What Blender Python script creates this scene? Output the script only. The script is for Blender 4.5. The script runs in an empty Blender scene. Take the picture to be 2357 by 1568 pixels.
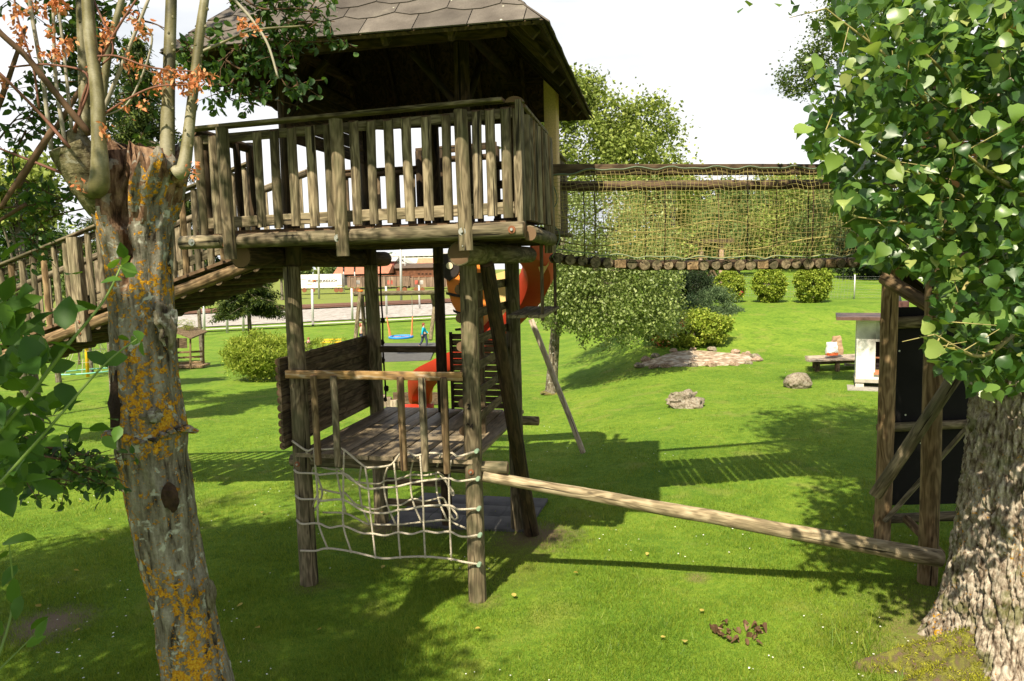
import bpy, math, random
import numpy as np
from mathutils import Vector, Matrix, noise
S = bpy.context.scene
C = S.collection
rnd = random.Random(7)
rng = np.random.default_rng(7)
PI = math.pi

# ------------------------------------------------------------------ camera
FPX, TH, RO = 1670.0, math.atan(178 / 1670.0), math.radians(1.36)
CAM = np.array([0.0, 0.0, 3.5])
fw = np.array([0, math.cos(TH), -math.sin(TH)])
_r0 = np.array([1.0, 0, 0]); _u0 = np.array([0, math.sin(TH), math.cos(TH)])
UPV = math.cos(RO) * _u0 + math.sin(RO) * _r0
RTV = math.cos(RO) * _r0 - math.sin(RO) * _u0
cd = bpy.data.cameras.new('camera'); cam = bpy.data.objects.new('camera', cd); C.objects.link(cam)
cd.sensor_width = 36; cd.lens = FPX / 2356 * 36; cd.clip_start = 0.05; cd.clip_end = 2000
cam.matrix_world = Matrix(((RTV[0], UPV[0], -fw[0], CAM[0]), (RTV[1], UPV[1], -fw[1], CAM[1]), (RTV[2], UPV[2], -fw[2], CAM[2]), (0, 0, 0, 1)))
cd.dof.use_dof = True; cd.dof.focus_distance = 7.8; cd.dof.aperture_fstop = 8.0
S.camera = cam

# ------------------------------------------------------------------ world and sun
SUN_EL = 49.3; SH = np.array([0.32, 0.80])     # ground shift of a shadow per metre of height
w = bpy.data.worlds.new('World'); S.world = w; w.use_nodes = True
nt = w.node_tree; nt.nodes.clear()
def N(nt, t, **k):
    n = nt.nodes.new(t)
    for a, b in k.items(): setattr(n, a, b)
    return n
out = N(nt, 'ShaderNodeOutputWorld'); bg1 = N(nt, 'ShaderNodeBackground'); bg2 = N(nt, 'ShaderNodeBackground'); mx = N(nt, 'ShaderNodeMixShader')
sky = N(nt, 'ShaderNodeTexSky', sky_type='NISHITA', sun_disc=False)
sky.sun_elevation = math.radians(SUN_EL); sky.sun_rotation = math.radians(180 + 21.8)
bg1.inputs[1].default_value = 0.09
nt.links.new(sky.outputs[0], bg1.inputs[0])
tc = N(nt, 'ShaderNodeTexCoord'); sp = N(nt, 'ShaderNodeSeparateXYZ'); nt.links.new(tc.outputs['Generated'], sp.inputs[0])
mp = N(nt, 'ShaderNodeMapping'); mp.inputs['Scale'].default_value = (1.2, 1.2, 4.5); nt.links.new(tc.outputs['Generated'], mp.inputs[0])
nz = N(nt, 'ShaderNodeTexNoise'); nz.inputs['Scale'].default_value = 1.6; nz.inputs['Detail'].default_value = 7; nt.links.new(mp.outputs[0], nz.inputs['Vector'])
cr = N(nt, 'ShaderNodeValToRGB'); e = cr.color_ramp.elements
e[0].position = .36; e[0].color = (.60, .635, .68, 1); e[1].position = .52; e[1].color = (.86, .86, .86, 1)
nt.links.new(nz.outputs[0], cr.inputs[0]); nt.links.new(cr.outputs[0], bg2.inputs[0]); bg2.inputs[1].default_value = 0.70
# thin cloud everywhere low down, breaking up towards the zenith
mr = N(nt, 'ShaderNodeMapRange'); mr.inputs[1].default_value = .42; mr.inputs[2].default_value = .8; mr.inputs[3].default_value = 1.0; mr.inputs[4].default_value = 0.12
nt.links.new(sp.outputs[2], mr.inputs[0])
nt.links.new(mr.outputs[0], mx.inputs[0]); nt.links.new(bg1.outputs[0], mx.inputs[1]); nt.links.new(bg2.outputs[0], mx.inputs[2]); nt.links.new(mx.outputs[0], out.inputs[0])
sl = bpy.data.lights.new('sun', 'SUN'); sl.energy = 5.0; sl.angle = math.radians(0.6); sl.color = (1.0, .90, .70)
so = bpy.data.objects.new('sun', sl); C.objects.link(so); so.location = (-10, -20, 40)
so.rotation_euler = Vector((SH[0], SH[1], -1.0)).to_track_quat('-Z', 'Y').to_euler()
S.view_settings.view_transform = 'Standard'; S.view_settings.look = 'None'; S.view_settings.gamma = 1; S.view_settings.exposure = 0.95
S.view_settings.use_curve_mapping = False
S.cycles.max_bounces = 6; S.cycles.transparent_max_bounces = 4; S.cycles.use_denoising = True

# ------------------------------------------------------------------ measuring helpers (photo measured on a 2356 x 1568 grid)
def ray(x, y): return fw + RTV * (x - 1178) / FPX + UPV * (784 - y) / FPX
def P(x, y, Y):
    d = ray(x, y); return CAM + d * (Y / d[1])
def sst(a, b, t):
    t = np.clip((t - a) / (b - a), 0, 1); return t * t * (3 - 2 * t)
def gz(x, y):
    x = np.asarray(x, float); y = np.asarray(y, float)
    yy = np.maximum(y, 1.0)
    left = -0.045 * (np.clip(y, 7.7, 45) - 7.7)
    a = x / yy
    wr = sst(.03, .24, a) * sst(7, 14, y)
    bank = 1.25 * sst(23.5, 33, y) + .9 * sst(34, 60, y)
    z = left * (1 - wr) + bank * wr * sst(.08, .2, a)
    z += sst(.06, .3, a) * 17 * sst(62, 190, y) * sst(60, 64, y)
    z += sst(-.55, -.9, a) * 3 * sst(40, 120, y)
    z += 0.02 * np.sin(x * 1.3 + y * .7) * np.sin(y * .9 - x * .4) * sst(2, 6, y)
    return z
def G(x, y):
    d = ray(x, y); lo = 1.0
    Ys = np.concatenate([np.arange(2, 60, .05), np.arange(60, 400, .5)])
    k = Ys / d[1]; pz = CAM[2] + d[2] * k; px = d[0] * k
    below = pz < gz(px, Ys)
    i = int(np.argmax(below)) if below.any() else len(Ys) - 1
    return np.array([px[i], Ys[i], float(gz(px[i], Ys[i]))])
OT = np.array([-2.32, 7.75, 0.0]); _a = math.radians(13.5)
UU = np.array([math.cos(_a), -math.sin(_a), 0]); VV = np.array([math.sin(_a), math.cos(_a), 0]); ZZ = np.array([0, 0, 1.0])
def T(u, v, z): return OT + UU * u + VV * v + ZZ * z
def Z(ox, oy, s): return lambda x, y: ((ox + x * s) / 1.01868, (oy + y * s) / 1.01868)
Z1 = Z(640, 560, 1 / 5.6); Z2 = Z(400, 0, 1 / 2.357); Z4 = Z(400, 220, 1 / 3.734); Z5 = Z(640, 980, .2997); Z6 = Z(640, 560, .319)
def onv(x, y, v):
    d = ray(x, y); k = ((OT + VV * v - CAM) @ VV) / (d @ VV); p = CAM + d * k; return (p - OT) @ UU, p[2]
def Pv(xy, v):
    u_, z_ = onv(xy[0], xy[1], v); return T(u_, v, z_)

# ------------------------------------------------------------------ object helpers
WM = {}
def link(o, parent, M):
    """M: wanted world matrix"""
    C.objects.link(o)
    if parent is not None:
        o.parent = parent; o.matrix_local = WM[parent.name].inverted() @ M
    else: o.matrix_local = M
    WM[o.name] = M
    return o
def tag(o, label=None, cat=None, group=None, kind=None):
    if label: o['label'] = label
    if cat: o['category'] = cat
    if group: o['group'] = group
    if kind: o['kind'] = kind
    return o
def thing(name, loc, label, cat, group=None):
    o = bpy.data.objects.new(name, None); o.empty_display_size = .2
    link(o, None, Matrix.Translation(Vector(loc))); return tag(o, label, cat, group)
def mk(name, V, F, mats, parent=None, M=None, smooth=False, midx=None):
    """V Nx3 in local coords of M, F list of index tuples or an NxK array"""
    me = bpy.data.meshes.new(name)
    V = np.ascontiguousarray(V, dtype=np.float32)
    if isinstance(F, np.ndarray):
        k = F.shape[1]; n = len(F)
        me.vertices.add(len(V)); me.vertices.foreach_set('co', V.ravel())
        me.loops.add(n * k); me.loops.foreach_set('vertex_index', F.astype(np.int32).ravel())
        me.polygons.add(n); me.polygons.foreach_set('loop_start', np.arange(0, n * k, k, dtype=np.int32))
    else: me.from_pydata(V.tolist(), [], F)
    for m in (mats if isinstance(mats, (list, tuple)) else [mats]): me.materials.append(m)
    if midx is not None: me.polygons.foreach_set('material_index', np.asarray(midx, dtype=np.int32))
    if smooth: me.polygons.foreach_set('use_smooth', np.ones(len(me.polygons), dtype=bool))
    me.update(calc_edges=True)
    if smooth and smooth != 'all' : me.set_sharp_from_angle(angle=math.radians(45))
    o = bpy.data.objects.new(name, me)
    return link(o, parent, M if M is not None else Matrix.Identity(4))
def share(src, name, parent, M):
    o = bpy.data.objects.new(name, src.data); return link(o, parent, M)
def frame(p0, d, hint):
    d = Vector(d).normalized(); h = Vector(hint); x = (h - d * h.dot(d))
    if x.length < 1e-5: x = d.orthogonal()
    x.normalize(); y = d.cross(x)
    return Matrix(((x[0], y[0], d[0], p0[0]), (x[1], y[1], d[1], p0[1]), (x[2], y[2], d[2], p0[2]), (0, 0, 0, 1)))
def ringmesh(rings, caps=True):
    """rings: list of Kx3 arrays -> verts, faces, is_cap"""
    K = len(rings[0]); V = np.concatenate(rings); F = []; cap = []
    for i in range(len(rings) - 1):
        for j in range(K):
            a = i * K + j; b = i * K + (j + 1) % K
            F.append((a, b, b + K, a + K)); cap.append(0)
    if caps:
        F.append(tuple(reversed(range(K)))); cap.append(1)
        m = (len(rings) - 1) * K; F.append(tuple(range(m, m + K))); cap.append(1)
    return V, F, cap
def prism(name, p0, p1, prof, mats, parent, hint=(0, 0, 1), taper=(1, 1), wob=0.0, seg=1, endch=0.0, slant=None):
    """sweeps a closed 2-D profile from p0 to p1; endch: chamfered ends; slant: top end cut back"""
    p0 = np.array(p0, float); p1 = np.array(p1, float); L = float(np.linalg.norm(p1 - p0)); M = frame(p0, p1 - p0, hint)
    prof = np.array(prof, float); K = len(prof); rings = []
    zs = [0.0] + ([endch] if endch else []) + [L * i / seg for i in range(1, seg)] + ([L - endch] if endch else []) + [L]
    ph = rnd.uniform(0, 50)
    for i, z in enumerate(zs):
        t = z / L; s = taper[0] * (1 - t) + taper[1] * t
        if endch and (i == 0 or i == len(zs) - 1): s *= .9
        pr = prof * s
        if wob:
            q = np.array([noise.noise(Vector((ph + z * 1.7, 3, 0))), noise.noise(Vector((ph, z * 1.7, 7)))]) * wob
            rr = np.array([1 + wob * 1.2 * noise.noise(Vector((a_ * 20, b_ * 20, ph + z * 2))) / max(.03, np.abs(prof).max()) for a_, b_ in prof])
            pr = pr * rr[:, None] + (q if 0 < i < len(zs) - 1 else 0)
        r = np.column_stack([pr, np.full(K, z)])
        if slant and i == len(zs) - 1: r[:, 2] -= slant * (prof[:, 0] - prof[:, 0].min())
        rings.append(r)
    V, F, cap = ringmesh(rings)
    ml = mats if isinstance(mats, (list, tuple)) else [mats]
    return mk(name, V, F, ml, parent, M, smooth=True, midx=[c if len(ml) > 1 else 0 for c in cap])
def circ(r, n=14): return [(r * math.cos(2 * PI * i / n), r * math.sin(2 * PI * i / n)) for i in range(n)]
def dprof(w_, d_, n=9):   # half-round: flat at x=0, round towards +x
    return [(d_ * math.sin(PI * i / n), -w_ / 2 * math.cos(PI * i / n)) for i in range(n + 1)]
def bprof(w_, t_, c=.004):  # board: w along x, t along y
    a, b = w_ / 2, t_ / 2
    return [(a - c, -b), (a, -b + c), (a, b - c), (a - c, b), (-a + c, b), (-a, b - c), (-a, -b + c), (-a + c, -b)]
def log(name, p0, p1, r, parent, mats, r1=None, n=14, seg=None, wob=.006, endch=.008):
    L = np.linalg.norm(np.array(p1) - np.array(p0)); seg = seg or max(2, int(L / .35))
    return prism(name, p0, p1, circ(r, n), mats, parent, (0.1, 0.2, 1), (1, (r1 or r) / r), wob, seg, endch)
def board(name, p0, p1, w_, t_, hint, parent, mats, seg=1, wob=0):
    return prism(name, p0, p1, bprof(w_, t_), mats, parent, hint, (1, 1), wob, seg)
def halflog(name, p0, p1, w_, d_, out_, parent, mats, seg=3, wob=.004, slant=None):
    return prism(name, p0, p1, dprof(w_, d_), mats, parent, out_, (1, 1), wob, seg, 0, slant)
def tubeV(pts, radii, n=8, jit=0.0):
    pts = np.array(pts, float); m = len(pts); radii = np.broadcast_to(np.array(radii, float), (m,))
    tg = np.gradient(pts, axis=0); tg /= np.maximum(np.linalg.norm(tg, axis=1), 1e-9)[:, None]
    up = np.array([0.13, .2, 1.0]) if abs(tg[0][2]) < .9 else np.array([1.0, .1, 0])
    x = np.cross(tg[0], up); x /= np.linalg.norm(x); rings = []
    an = np.arange(n) * 2 * PI / n
    for i in range(m):
        x = x - tg[i] * (x @ tg[i]); x /= max(np.linalg.norm(x), 1e-9); y = np.cross(tg[i], x)
        rr = radii[i] * (1 + jit * rng.uniform(-1, 1, n))
        rings.append(pts[i] + np.cos(an)[:, None] * x * rr[:, None] + np.sin(an)[:, None] * y * rr[:, None])
    return rings
def tube(name, pts, radii, mats, parent=None, n=8, jit=0.0, caps=True, smooth=True):
    pts = np.array(pts, float); o = pts[0].copy()
    V, F, cap = ringmesh(tubeV(pts - o, radii, n, jit), caps)
    return mk(name, V, F, mats, parent, Matrix.Translation(Vector(o)), smooth='all' if smooth else False)
def tubes(name, lst, mats, parent=None, n=5, origin=None):
    """several tubes in one mesh: lst of (pts, radii)"""
    o = np.array(origin if origin is not None else lst[0][0][0], float); Vs = []; Fs = []; k = 0
    for pts, rad in lst:
        V, F, _ = ringmesh(tubeV(np.array(pts, float) - o, rad, n), False)
        Vs.append(V); Fs.append(np.array(F) + k); k += len(V)
    return mk(name, np.concatenate(Vs), np.concatenate(Fs), mats, parent, Matrix.Translation(Vector(o)), smooth='all')
def spline(pts, n=6):
    pts = np.array(pts, float); 
    if len(pts) < 3: return np.array([pts[0] * (1 - t) + pts[1] * t for t in np.linspace(0, 1, n + 1)])
    P_ = np.vstack([2 * pts[0] - pts[1], pts, 2 * pts[-1] - pts[-2]]); o = []
    for i in range(1, len(P_) - 2):
        for t in np.arange(n) / n:
            a, b, c, d = P_[i - 1], P_[i], P_[i + 1], P_[i + 2]
            o.append(.5 * ((2 * b) + (c - a) * t + (2 * a - 5 * b + 4 * c - d) * t * t + (3 * b - 3 * c + d - a) * t ** 3))
    o.append(P_[-2]); return np.array(o)
def box(name, p0, p1, mat, parent=None, rot=0.0, ch=0.0):
    p0 = np.array(p0, float); p1 = np.array(p1, float); c = (p0 + p1) / 2; h = (p1 - p0) / 2
    V = [(sx * h[0], sy * h[1], sz * h[2]) for sz in (-1, 1) for sx, sy in ((-1, -1), (1, -1), (1, 1), (-1, 1))]
    F = [(3, 2, 1, 0), (4, 5, 6, 7), (0, 1, 5, 4), (1, 2, 6, 5), (2, 3, 7, 6), (3, 0, 4, 7)]
    return mk(name, V, F, mat, parent, Matrix.Translation(Vector(c)) @ Matrix.Rotation(rot, 4, 'Z'))
def stone(name, c, sx, sy, sz, mat, parent=None, seed=0, sub=3, rough=.25):
    import bmesh
    bm = bmesh.new(); bmesh.ops.create_icosphere(bm, subdivisions=sub, radius=1)
    for v in bm.verts:
        n_ = noise.fractal(v.co * 1.3 + Vector((seed * 7.1, 0, 0)), 1.0, 2.1, 5) * rough + noise.cell(v.co * 1.6 + Vector((seed, 2, 1))) * rough * .35
        v.co = v.co * (1 + n_)
        v.co = Vector((v.co.x * sx, v.co.y * sy, v.co.z * sz))
    me = bpy.data.meshes.new(name); bm.to_mesh(me); bm.free(); me.materials.append(mat)
    me.polygons.foreach_set('use_smooth', np.ones(len(me.polygons), dtype=bool)); me.set_sharp_from_angle(angle=math.radians(35))
    o = bpy.data.objects.new(name, me); return link(o, parent, Matrix.Translation(Vector(c)))

# ------------------------------------------------------------------ materials
def mat(name):
    m = bpy.data.materials.new(name); m.use_nodes = True; n = m.node_tree; b = n.nodes['Principled BSDF']; return m, n, b
def ramp(nt, stops):
    r = N(nt, 'ShaderNodeValToRGB'); el = r.color_ramp.elements
    while len(el) < len(stops): el.new(.5)
    for k, (p, c) in zip(el, stops): k.position = p; k.color = (*c, 1) if len(c) == 3 else c
    return r
def noi(nt, vec, scale, detail=5, dist=0, rough=.55):
    n = N(nt, 'ShaderNodeTexNoise'); n.inputs['Scale'].default_value = scale; n.inputs['Detail'].default_value = detail
    n.inputs['Distortion'].default_value = dist; n.inputs['Roughness'].default_value = rough; nt.links.new(vec, n.inputs['Vector']); return n
def mix(nt, fac, a, b, mode='MIX'):
    m = N(nt, 'ShaderNodeMix', data_type='RGBA', blend_type=mode)
    for i, v in ((0, fac), (6, a), (7, b)):
        if isinstance(v, (int, float)): m.inputs[i].default_value = v
        elif isinstance(v, tuple): m.inputs[i].default_value = (*v, 1)
        else: nt.links.new(v, m.inputs[i])
    return m.outputs[2]
def math_(nt, op, a, b=None, clamp=False):
    m = N(nt, 'ShaderNodeMath', operation=op); m.use_clamp = clamp
    for i, v in ((0, a), (1, b)):
        if v is None: continue
        if isinstance(v, (int, float)): m.inputs[i].default_value = v
        else: nt.links.new(v, m.inputs[i])
    return m.outputs[0]
def bump(nt, h, b, strength=.4, dist=.01, prev=None):
    n = N(nt, 'ShaderNodeBump'); n.inputs['Strength'].default_value = strength; n.inputs['Distance'].default_value = dist
    nt.links.new(h, n.inputs['Height'])
    if prev is not None: nt.links.new(prev, n.inputs['Normal'])
    nt.links.new(n.outputs[0], b.inputs['Normal']); return n.outputs[0]
def objvec(nt, scale=(1, 1, 1)):
    t = N(nt, 'ShaderNodeTexCoord'); oi = N(nt, 'ShaderNodeObjectInfo'); m = N(nt, 'ShaderNodeMapping'); m.inputs['Scale'].default_value = scale
    v = N(nt, 'ShaderNodeVectorMath', operation='MULTIPLY_ADD'); nt.links.new(t.outputs['Object'], m.inputs[0])
    cb = N(nt, 'ShaderNodeCombineXYZ'); nt.links.new(oi.outputs['Random'], cb.inputs[0]); nt.links.new(oi.outputs['Random'], cb.inputs[1]); nt.links.new(oi.outputs['Random'], cb.inputs[2])
    v.inputs[1].default_value = (37, 53, 71); nt.links.new(cb.outputs[0], v.inputs[0]); nt.links.new(m.outputs[0], v.inputs[2])
    return v.outputs[0], oi.outputs['Random']
def wood(name, dark, mid, light, stain=(.10, .12, .05), stain_amt=.5, rough=.8, rings=1.0):
    m, n, b = mat(name)
    v, rd = objvec(n, (1, 1, .035)); fine = noi(n, v, 150, 7, .35, .62); 
    v2, _ = objvec(n, (1, 1, .22)); low = noi(n, v2, 5.5, 3, .3)
    # cathedral grain: bands of a slow field
    band = N(n, 'ShaderNodeMath', operation='SINE'); nm = math_(n, 'MULTIPLY', low.outputs[0], 46.0); n.links.new(nm, band.inputs[0])
    bb = math_(n, 'ADD', math_(n, 'MULTIPLY', band.outputs[0], .5), .5)
    vm_, _ = objvec(n, (1, 1, .05)); med = noi(n, vm_, 42, 4, .5)
    mixg = math_(n, 'ADD', math_(n, 'ADD', math_(n, 'MULTIPLY', fine.outputs[0], .42), math_(n, 'MULTIPLY', med.outputs[0], .38)), math_(n, 'MULTIPLY', bb, .20 * rings))
    r = ramp(n, [(.33, dark), (.50, mid), (.68, light)]); n.links.new(mixg, r.inputs[0])
    v3, _ = objvec(n, (1, 1, .5)); st = noi(n, v3, 6, 5, .2); rs = ramp(n, [(.45, (0, 0, 0)), (.68, (1, 1, 1))]); n.links.new(st.outputs[0], rs.inputs[0])
    col = mix(n, math_(n, 'MULTIPLY', rs.outputs[0], stain_amt), r.outputs[0], stain)
    # knots
    v4, _ = objvec(n, (1, 1, .45)); vo = N(n, 'ShaderNodeTexVoronoi'); vo.inputs['Scale'].default_value = 5.5; n.links.new(v4, vo.inputs['Vector'])
    rk = ramp(n, [(.045, (1, 1, 1)), (.10, (0, 0, 0))]); n.links.new(vo.outputs['Distance'], rk.inputs[0])
    col = mix(n, math_(n, 'MULTIPLY', rk.outputs[0], .75), col, tuple(c * .5 for c in dark))
    val = N(n, 'ShaderNodeHueSaturation'); n.links.new(col, val.inputs['Color'])
    rr = N(n, 'ShaderNodeMapRange'); rr.inputs[3].default_value = .72; rr.inputs[4].default_value = 1.25; n.links.new(rd, rr.inputs[0]); n.links.new(rr.outputs[0], val.inputs['Value'])
    n.links.new(val.outputs[0], b.inputs['Base Color']); VAL = val; b.inputs['Roughness'].default_value = rough; b.inputs['Specular IOR Level'].default_value = .25
    # drying cracks
    v5, _ = objvec(n, (1, 1, .03)); ck = noi(n, v5, 26, 3, .2); rc = ramp(n, [(.345, (0, 0, 0)), (.375, (1, 1, 1))]); n.links.new(ck.outputs[0], rc.inputs[0]); n.links.new(mix(n, rc.outputs[0], tuple(c * .35 for c in dark), VAL.outputs[0]), b.inputs['Base Color'])
    h = math_(n, 'ADD', fine.outputs[0], math_(n, 'MULTIPLY', rc.outputs[0], 1.2)); bump(n, h, b, .55, .006)
    return m
M_ = {}
M_['pole'] = wood('weathered_pole_wood', (.055, .042, .024), (.145, .112, .066), (.27, .215, .135), (.075, .08, .036), .6)
M_['rail'] = wood('grey_rail_wood', (.065, .05, .031), (.185, .145, .09), (.36, .295, .195), (.095, .09, .045), .55)
M_['warm'] = wood('warm_pole_wood', (.07, .042, .02), (.18, .115, .058), (.31, .215, .115), (.10, .085, .04), .35)
M_['dark'] = wood('dark_stain_and_shade_wood', (.020, .013, .007), (.052, .032, .016), (.10, .062, .032), (.03, .03, .014), .4)  # stained timber; its dark tone also stands in for shade on the roof posts
M_['mid'] = wood('brown_board_wood', (.05, .032, .018), (.115, .078, .044), (.20, .145, .09), (.07, .065, .03), .35)
M_['deck'] = wood('deck_board_wood', (.17, .13, .08), (.30, .235, .15), (.42, .34, .23), (.13, .10, .065), .35, .6, .6)
M_['beam'] = wood('red_brown_beam_wood', (.04, .024, .014), (.085, .054, .032), (.15, .10, .06), (.055, .045, .026), .5)
M_['pale'] = wood('pale_strut_wood', (.20, .15, .11), (.36, .29, .22), (.50, .42, .33), (.28, .23, .16), .3)
M_['peel'] = wood('peeling_board_wood', (.16, .10, .05), (.33, .20, .085), (.52, .42, .30), (.42, .24, .06), .5)
def plain(name, col, rough=.6, spec=.3, metal=0, bumps=None, var=.0, vscale=8):
    m, n, b = mat(name); b.inputs['Roughness'].default_value = rough; b.inputs['Specular IOR Level'].default_value = spec; b.inputs['Metallic'].default_value = metal
    v, _ = objvec(n); nn = noi(n, v, vscale, 6)
    if var: 
        r = ramp(n, [(.3, tuple(c * (1 - var) for c in col)), (.7, tuple(min(1, c * (1 + var)) for c in col))]); n.links.new(nn.outputs[0], r.inputs[0]); n.links.new(r.outputs[0], b.inputs['Base Color'])
    else: b.inputs['Base Color'].default_value = (*col, 1)
    if bumps: n2 = noi(n, v, bumps[0], 5); bump(n, n2.outputs[0], b, bumps[1], bumps[2])
    return m
# log ends with rings
def endgrain():
    m, n, b = mat('log_end_grain'); v, _ = objvec(n); t = N(n, 'ShaderNodeTexCoord')
    ln = N(n, 'ShaderNodeVectorMath', operation='LENGTH'); mpp = N(n, 'ShaderNodeMapping'); mpp.inputs['Scale'].default_value = (1, 1, 0); n.links.new(t.outputs['Object'], mpp.inputs[0]); n.links.new(mpp.outputs[0], ln.inputs[0])
    nn = noi(n, v, 12, 4); q = math_(n, 'ADD', math_(n, 'MULTIPLY', ln.outputs['Value'], 700), math_(n, 'MULTIPLY', nn.outputs[0], 9)); s = math_(n, 'SINE', q)
    r = ramp(n, [(0, (.10, .05, .025)), (1, (.22, .13, .07))]); n.links.new(math_(n, 'ADD', math_(n, 'MULTIPLY', s, .3), .5), r.inputs[0])
    n.links.new(mix(n, nn.outputs[0], r.outputs[0], (.14, .085, .045)), b.inputs['Base Color']); b.inputs['Roughness'].default_value = .9
    bump(n, nn.outputs[0], b, .3, .01); return m
M_['end'] = endgrain()
POLE = [M_['pole'], M_['end']]; RAIL = [M_['rail'], M_['end']]; DARK = [M_['dark'], M_['end']]; MID = [M_['mid'], M_['end']]; WARM = [M_['warm'], M_['end']]
M_['steel'] = plain('galvanised_bolt', (.45, .45, .42), .45, .5, .7, (60, .2, .002))
M_['rust'] = plain('rusty_washer', (.22, .09, .045), .8, .2, .2, (60, .3, .002), .3)
M_['rope'] = plain('white_rope', (.50, .44, .34), .9, .1, 0, None, .22, 60)
def ropebump():
    m = M_['rope']; n = m.node_tree; b = n.nodes['Principled BSDF']; t = N(n, 'ShaderNodeTexCoord')
    w_ = N(n, 'ShaderNodeTexWave', bands_direction='DIAGONAL'); w_.inputs['Scale'].default_value = 38; w_.inputs['Distortion'].default_value = 1.5; n.links.new(t.outputs['Object'], w_.inputs['Vector']); bump(n, w_.outputs[0], b, .7, .006)
ropebump()
M_['darkrope'] = plain('dark_rope', (.02, .015, .012), .95, .1, 0, (80, .5, .005))
M_['netcord'] = plain('yellow_net_cord', (.30, .26, .09), .8, .2, 0, None, .35, 3)
M_['greencord'] = plain('green_edge_cord', (.15, .20, .13), .8, .2)
M_['knot'] = plain('green_eye_bolt', (.30, .42, .30), .4, .5, .3)

def leafmat(name, base, alt, trans=(.25, .4, .03), rough=.45, spec=.5, old=None):
    m, n, b = mat(name); g = N(n, 'ShaderNodeNewGeometry'); oi = N(n, 'ShaderNodeObjectInfo')
    ra = math_(n, 'FRACT', math_(n, 'ADD', g.outputs['Random Per Island'], math_(n, 'MULTIPLY', oi.outputs['Random'], 7.3)))
    st = [(0.0, tuple(c * .7 for c in base)), (.5, base), (.93, alt)]
    if old: st += [(.985, old)]
    r = ramp(n, st); n.links.new(ra, r.inputs[0]); n.links.new(r.outputs[0], b.inputs['Base Color'])
    b.inputs['Roughness'].default_value = rough; b.inputs['Specular IOR Level'].default_value = spec
    tr = N(n, 'ShaderNodeBsdfTranslucent'); n.links.new(mix(n, .6, r.outputs[0], trans), tr.inputs[0])
    ms = N(n, 'ShaderNodeMixShader'); ms.inputs[0].default_value = .33
    n.links.new(b.outputs[0], ms.inputs[1]); n.links.new(tr.outputs[0], ms.inputs[2]); n.links.new(ms.outputs[0], n.nodes['Material Output'].inputs[0])
    return m
M_['poplar'] = leafmat('poplar_leaf', (.036, .095, .018), (.14, .23, .05), (.22, .36, .02), .36, .45, (.30, .34, .10))
M_['young'] = leafmat('young_poplar_leaf', (.17, .28, .05), (.34, .40, .12), (.40, .50, .06), .32, .5, (.50, .22, .10))
M_['bush'] = leafmat('shrub_leaf', (.04, .105, .014), (.09, .18, .02), (.20, .34, .015), .5, .22)
M_['willow'] = leafmat('narrow_tree_leaf', (.030, .075, .016), (.08, .15, .025), (.14, .26, .02), .45, .35)
M_['birch'] = leafmat('birch_leaf', (.17, .23, .06), (.34, .40, .14), (.30, .38, .05), .45, .4)
M_['farleaf'] = leafmat('far_tree_leaf', (.20, .26, .055), (.36, .41, .10), (.25, .32, .03), .6, .2)
M_['farleaf2'] = leafmat('distant_green_leaf', (.12, .175, .05), (.22, .28, .08), (.16, .24, .03), .6, .2)
M_['spruce'] = leafmat('spruce_needle', (.035, .062, .014), (.15, .19, .035), (.08, .12, .01), .6, .2)
M_['lime'] = leafmat('lime_green_leaf', (.20, .28, .025), (.42, .47, .07), (.30, .38, .03), .55, .25)
M_['teal'] = leafmat('blue_green_leaf', (.09, .14, .06), (.19, .26, .12), (.12, .22, .06), .6, .2)
M_['locust'] = leafmat('feathery_tree_leaf', (.06, .10, .025), (.14, .19, .04), (.2, .28, .02), .5, .3)
M_['deepgreen'] = leafmat('deep_green_leaf', (.02, .035, .014), (.05, .08, .03), (.06, .1, .02), .6, .2)
M_['brown'] = leafmat('withered_leaf', (.55, .20, .085), (.78, .40, .20), (.7, .3, .1), .8, .15)
M_['red'] = leafmat('red_flower', (.30, .06, .04), (.45, .12, .08), (.4, .1, .05), .7, .2)
M_['fallen'] = leafmat('fallen_yellow_leaf', (.45, .33, .05), (.55, .45, .12), (.5, .4, .05), .6, .3)
M_['drybrown'] = leafmat('dry_brown_leaf', (.16, .09, .05), (.28, .18, .11), (.3, .15, .08), .8, .2)
M_['twig'] = plain('brown_twig', (.10, .06, .035), .85, .15, 0, (60, .4, .004), .3)
M_['redtwig'] = plain('red_brown_shoot', (.17, .075, .05), .7, .25, 0, (60, .3, .003), .3)
M_['paleshoot'] = plain('pale_shoot', (.32, .29, .22), .7, .25, 0, (60, .3, .003), .2)
M_['greenstem'] = plain('green_stem', (.13, .20, .04), .55, .3)
def shootmat():
    m, n, b = mat('olive_shoot_bark'); v, _ = objvec(n, (1, 1, .5)); a = noi(n, v, 7, 5); r = ramp(n, [(.36, (.045, .040, .012)), (.5, (.12, .105, .038)), (.62, (.23, .21, .13))]); n.links.new(a.outputs[0], r.inputs[0])
    v2, _ = objvec(n, (1, 1, 3)); f = noi(n, v2, 60, 4); n.links.new(mix(n, .35, r.outputs[0], f.outputs[0], 'OVERLAY'), b.inputs['Base Color']); b.inputs['Roughness'].default_value = .6; bump(n, f.outputs[0], b, .3, .003); return m
M_['shoot'] = shootmat()
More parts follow.
